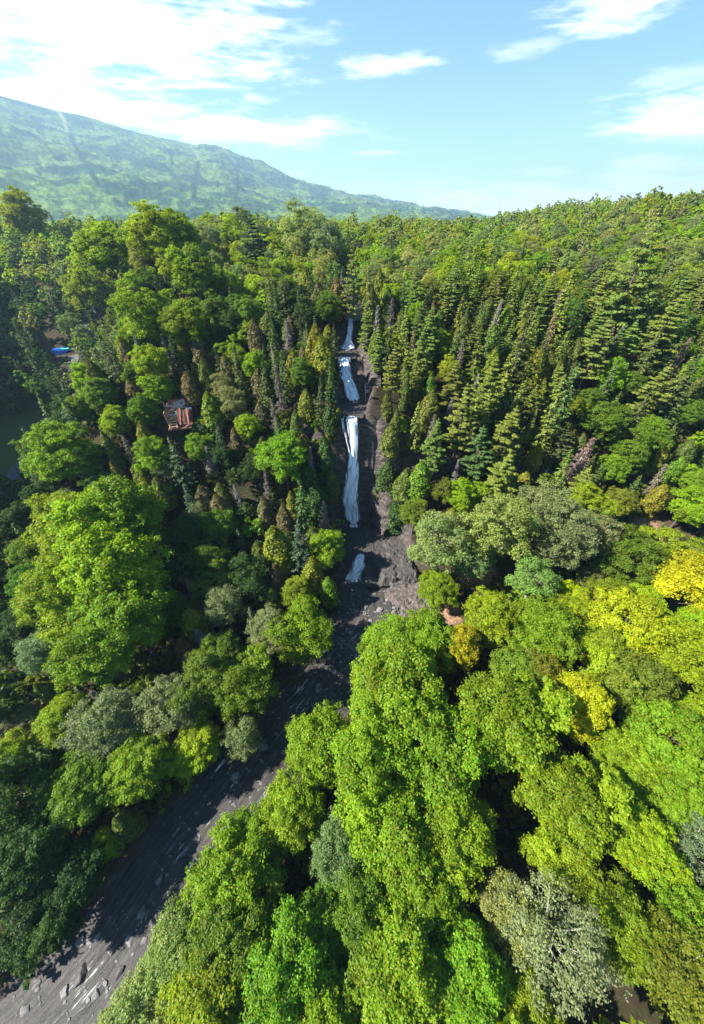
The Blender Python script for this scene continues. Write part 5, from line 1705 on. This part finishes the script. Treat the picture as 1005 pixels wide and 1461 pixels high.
azn = mth('ARCTAN2', sep.outputs[0], sep.outputs[1]); eln = mth('ARCSINE', sep.outputs[2])
cmb = N(nd, 'ShaderNodeCombineXYZ'); lk.new(azn, cmb.inputs[0]); lk.new(mth('MULTIPLY', eln, 5.5), cmb.inputs[1])
nz = N(nd, 'ShaderNodeTexNoise'); nz.inputs['Scale'].default_value = 9; nz.inputs['Detail'].default_value = 8; nz.inputs['Roughness'].default_value = .62
nz.inputs['Distortion'].default_value = .3
lk.new(cmb.outputs[0], nz.inputs['Vector'])
nz2 = N(nd, 'ShaderNodeTexNoise'); nz2.inputs['Scale'].default_value = 34; nz2.inputs['Detail'].default_value = 6; lk.new(cmb.outputs[0], nz2.inputs['Vector'])


def azel(px, py):
    d = ray(px, py); return math.atan2(d[0], d[1]), math.atan2(d[2], math.hypot(d[0], d[1]))


# centre px, half width, half height, density, tilt
CLOUDS = [(120, 30, 320, 120, 1.0, 0), (340, 186, 185, 27, 1.0, .0), (150, 150, 200, 34, .9, .30), (0, 130, 120, 30, .8, .25), (556, 92, 82, 17, .85, -.2), (435, 52, 60, 16, .35, 0), (745, 70, 60, 16, .4, -.2), (890, 14, 110, 32, .75, -.1), (965, 168, 120, 44, .9, .1), (945, 238, 100, 22, .75, 0),
          (546, 218, 46, 5, .5, 0), (775, 246, 52, 10, .4, 0), (820, 286, 420, 30, .85, 0), (425, 248, 20, 5, .4, 0), (960, 110, 80, 18, .35, 0), (620, 265, 160, 14, .22, 0), (930, 262, 160, 26, .8, 0)]
tot = None
for (px, py, hw, hh, den, tl) in CLOUDS:
    a0, e0 = azel(px, py); a1, _ = azel(px + hw, py); a2, _ = azel(px - hw, py); _, e1 = azel(px, py - hh); _, e2_ = azel(px, py + hh)
    sa = abs(a1 - a2) / 2; se = abs(e1 - e2_) / 2
    u = mth('MULTIPLY', mth('SUBTRACT', azn, a0), 1 / sa)
    v = mth('MULTIPLY', mth('SUBTRACT', eln, e0), 1 / se)
    if tl: v = mth('ADD', v, mth('MULTIPLY', u, tl * hw / hh * .35))
    r2 = mth('ADD', mth('MULTIPLY', u, u), mth('MULTIPLY', v, v))
    q = mth('SUBTRACT', 1.0, mth('POWER', r2, .5))
    q = mth('ADD', q, mth('MULTIPLY', mth('SUBTRACT', nz.outputs['Fac'], .5), 3.0))
    q = mth('ADD', q, mth('MULTIPLY', mth('SUBTRACT', nz2.outputs['Fac'], .5), .7))
    mr = N(nd, 'ShaderNodeMapRange', interpolation_type='SMOOTHSTEP'); mr.inputs['From Min'].default_value = -.20; mr.inputs['From Max'].default_value = .85
    mr.inputs['To Max'].default_value = den
    lk.new(q, mr.inputs[0])
    tot = mr.outputs[0] if tot is None else mth('MAXIMUM', tot, mr.outputs[0])
mixc = N(nd, 'ShaderNodeMix', data_type='RGBA'); CLW = 9.4
mixc.inputs[7].default_value = (CLW, CLW * 1.0, CLW * 1.01, 1)
shs = N(nd, 'ShaderNodeHueSaturation'); shs.inputs['Saturation'].default_value = 1.18; lk.new(sky.outputs[0], shs.inputs['Color'])
lk.new(tot, mixc.inputs[0]); lk.new(shs.outputs[0], mixc.inputs[6]); lk.new(mixc.outputs[2], bg.inputs[0]); lk.new(bg.outputs[0], wo.inputs[0])

sc.view_settings.view_transform = 'Standard'; sc.view_settings.look = 'None'; sc.view_settings.gamma = 1
sc.view_settings.exposure = 1.92
sc.cycles.max_bounces = 8; sc.cycles.diffuse_bounces = 5; sc.cycles.transmission_bounces = 4; sc.cycles.transparent_max_bounces = 12; sc.cycles.volume_bounces = 0
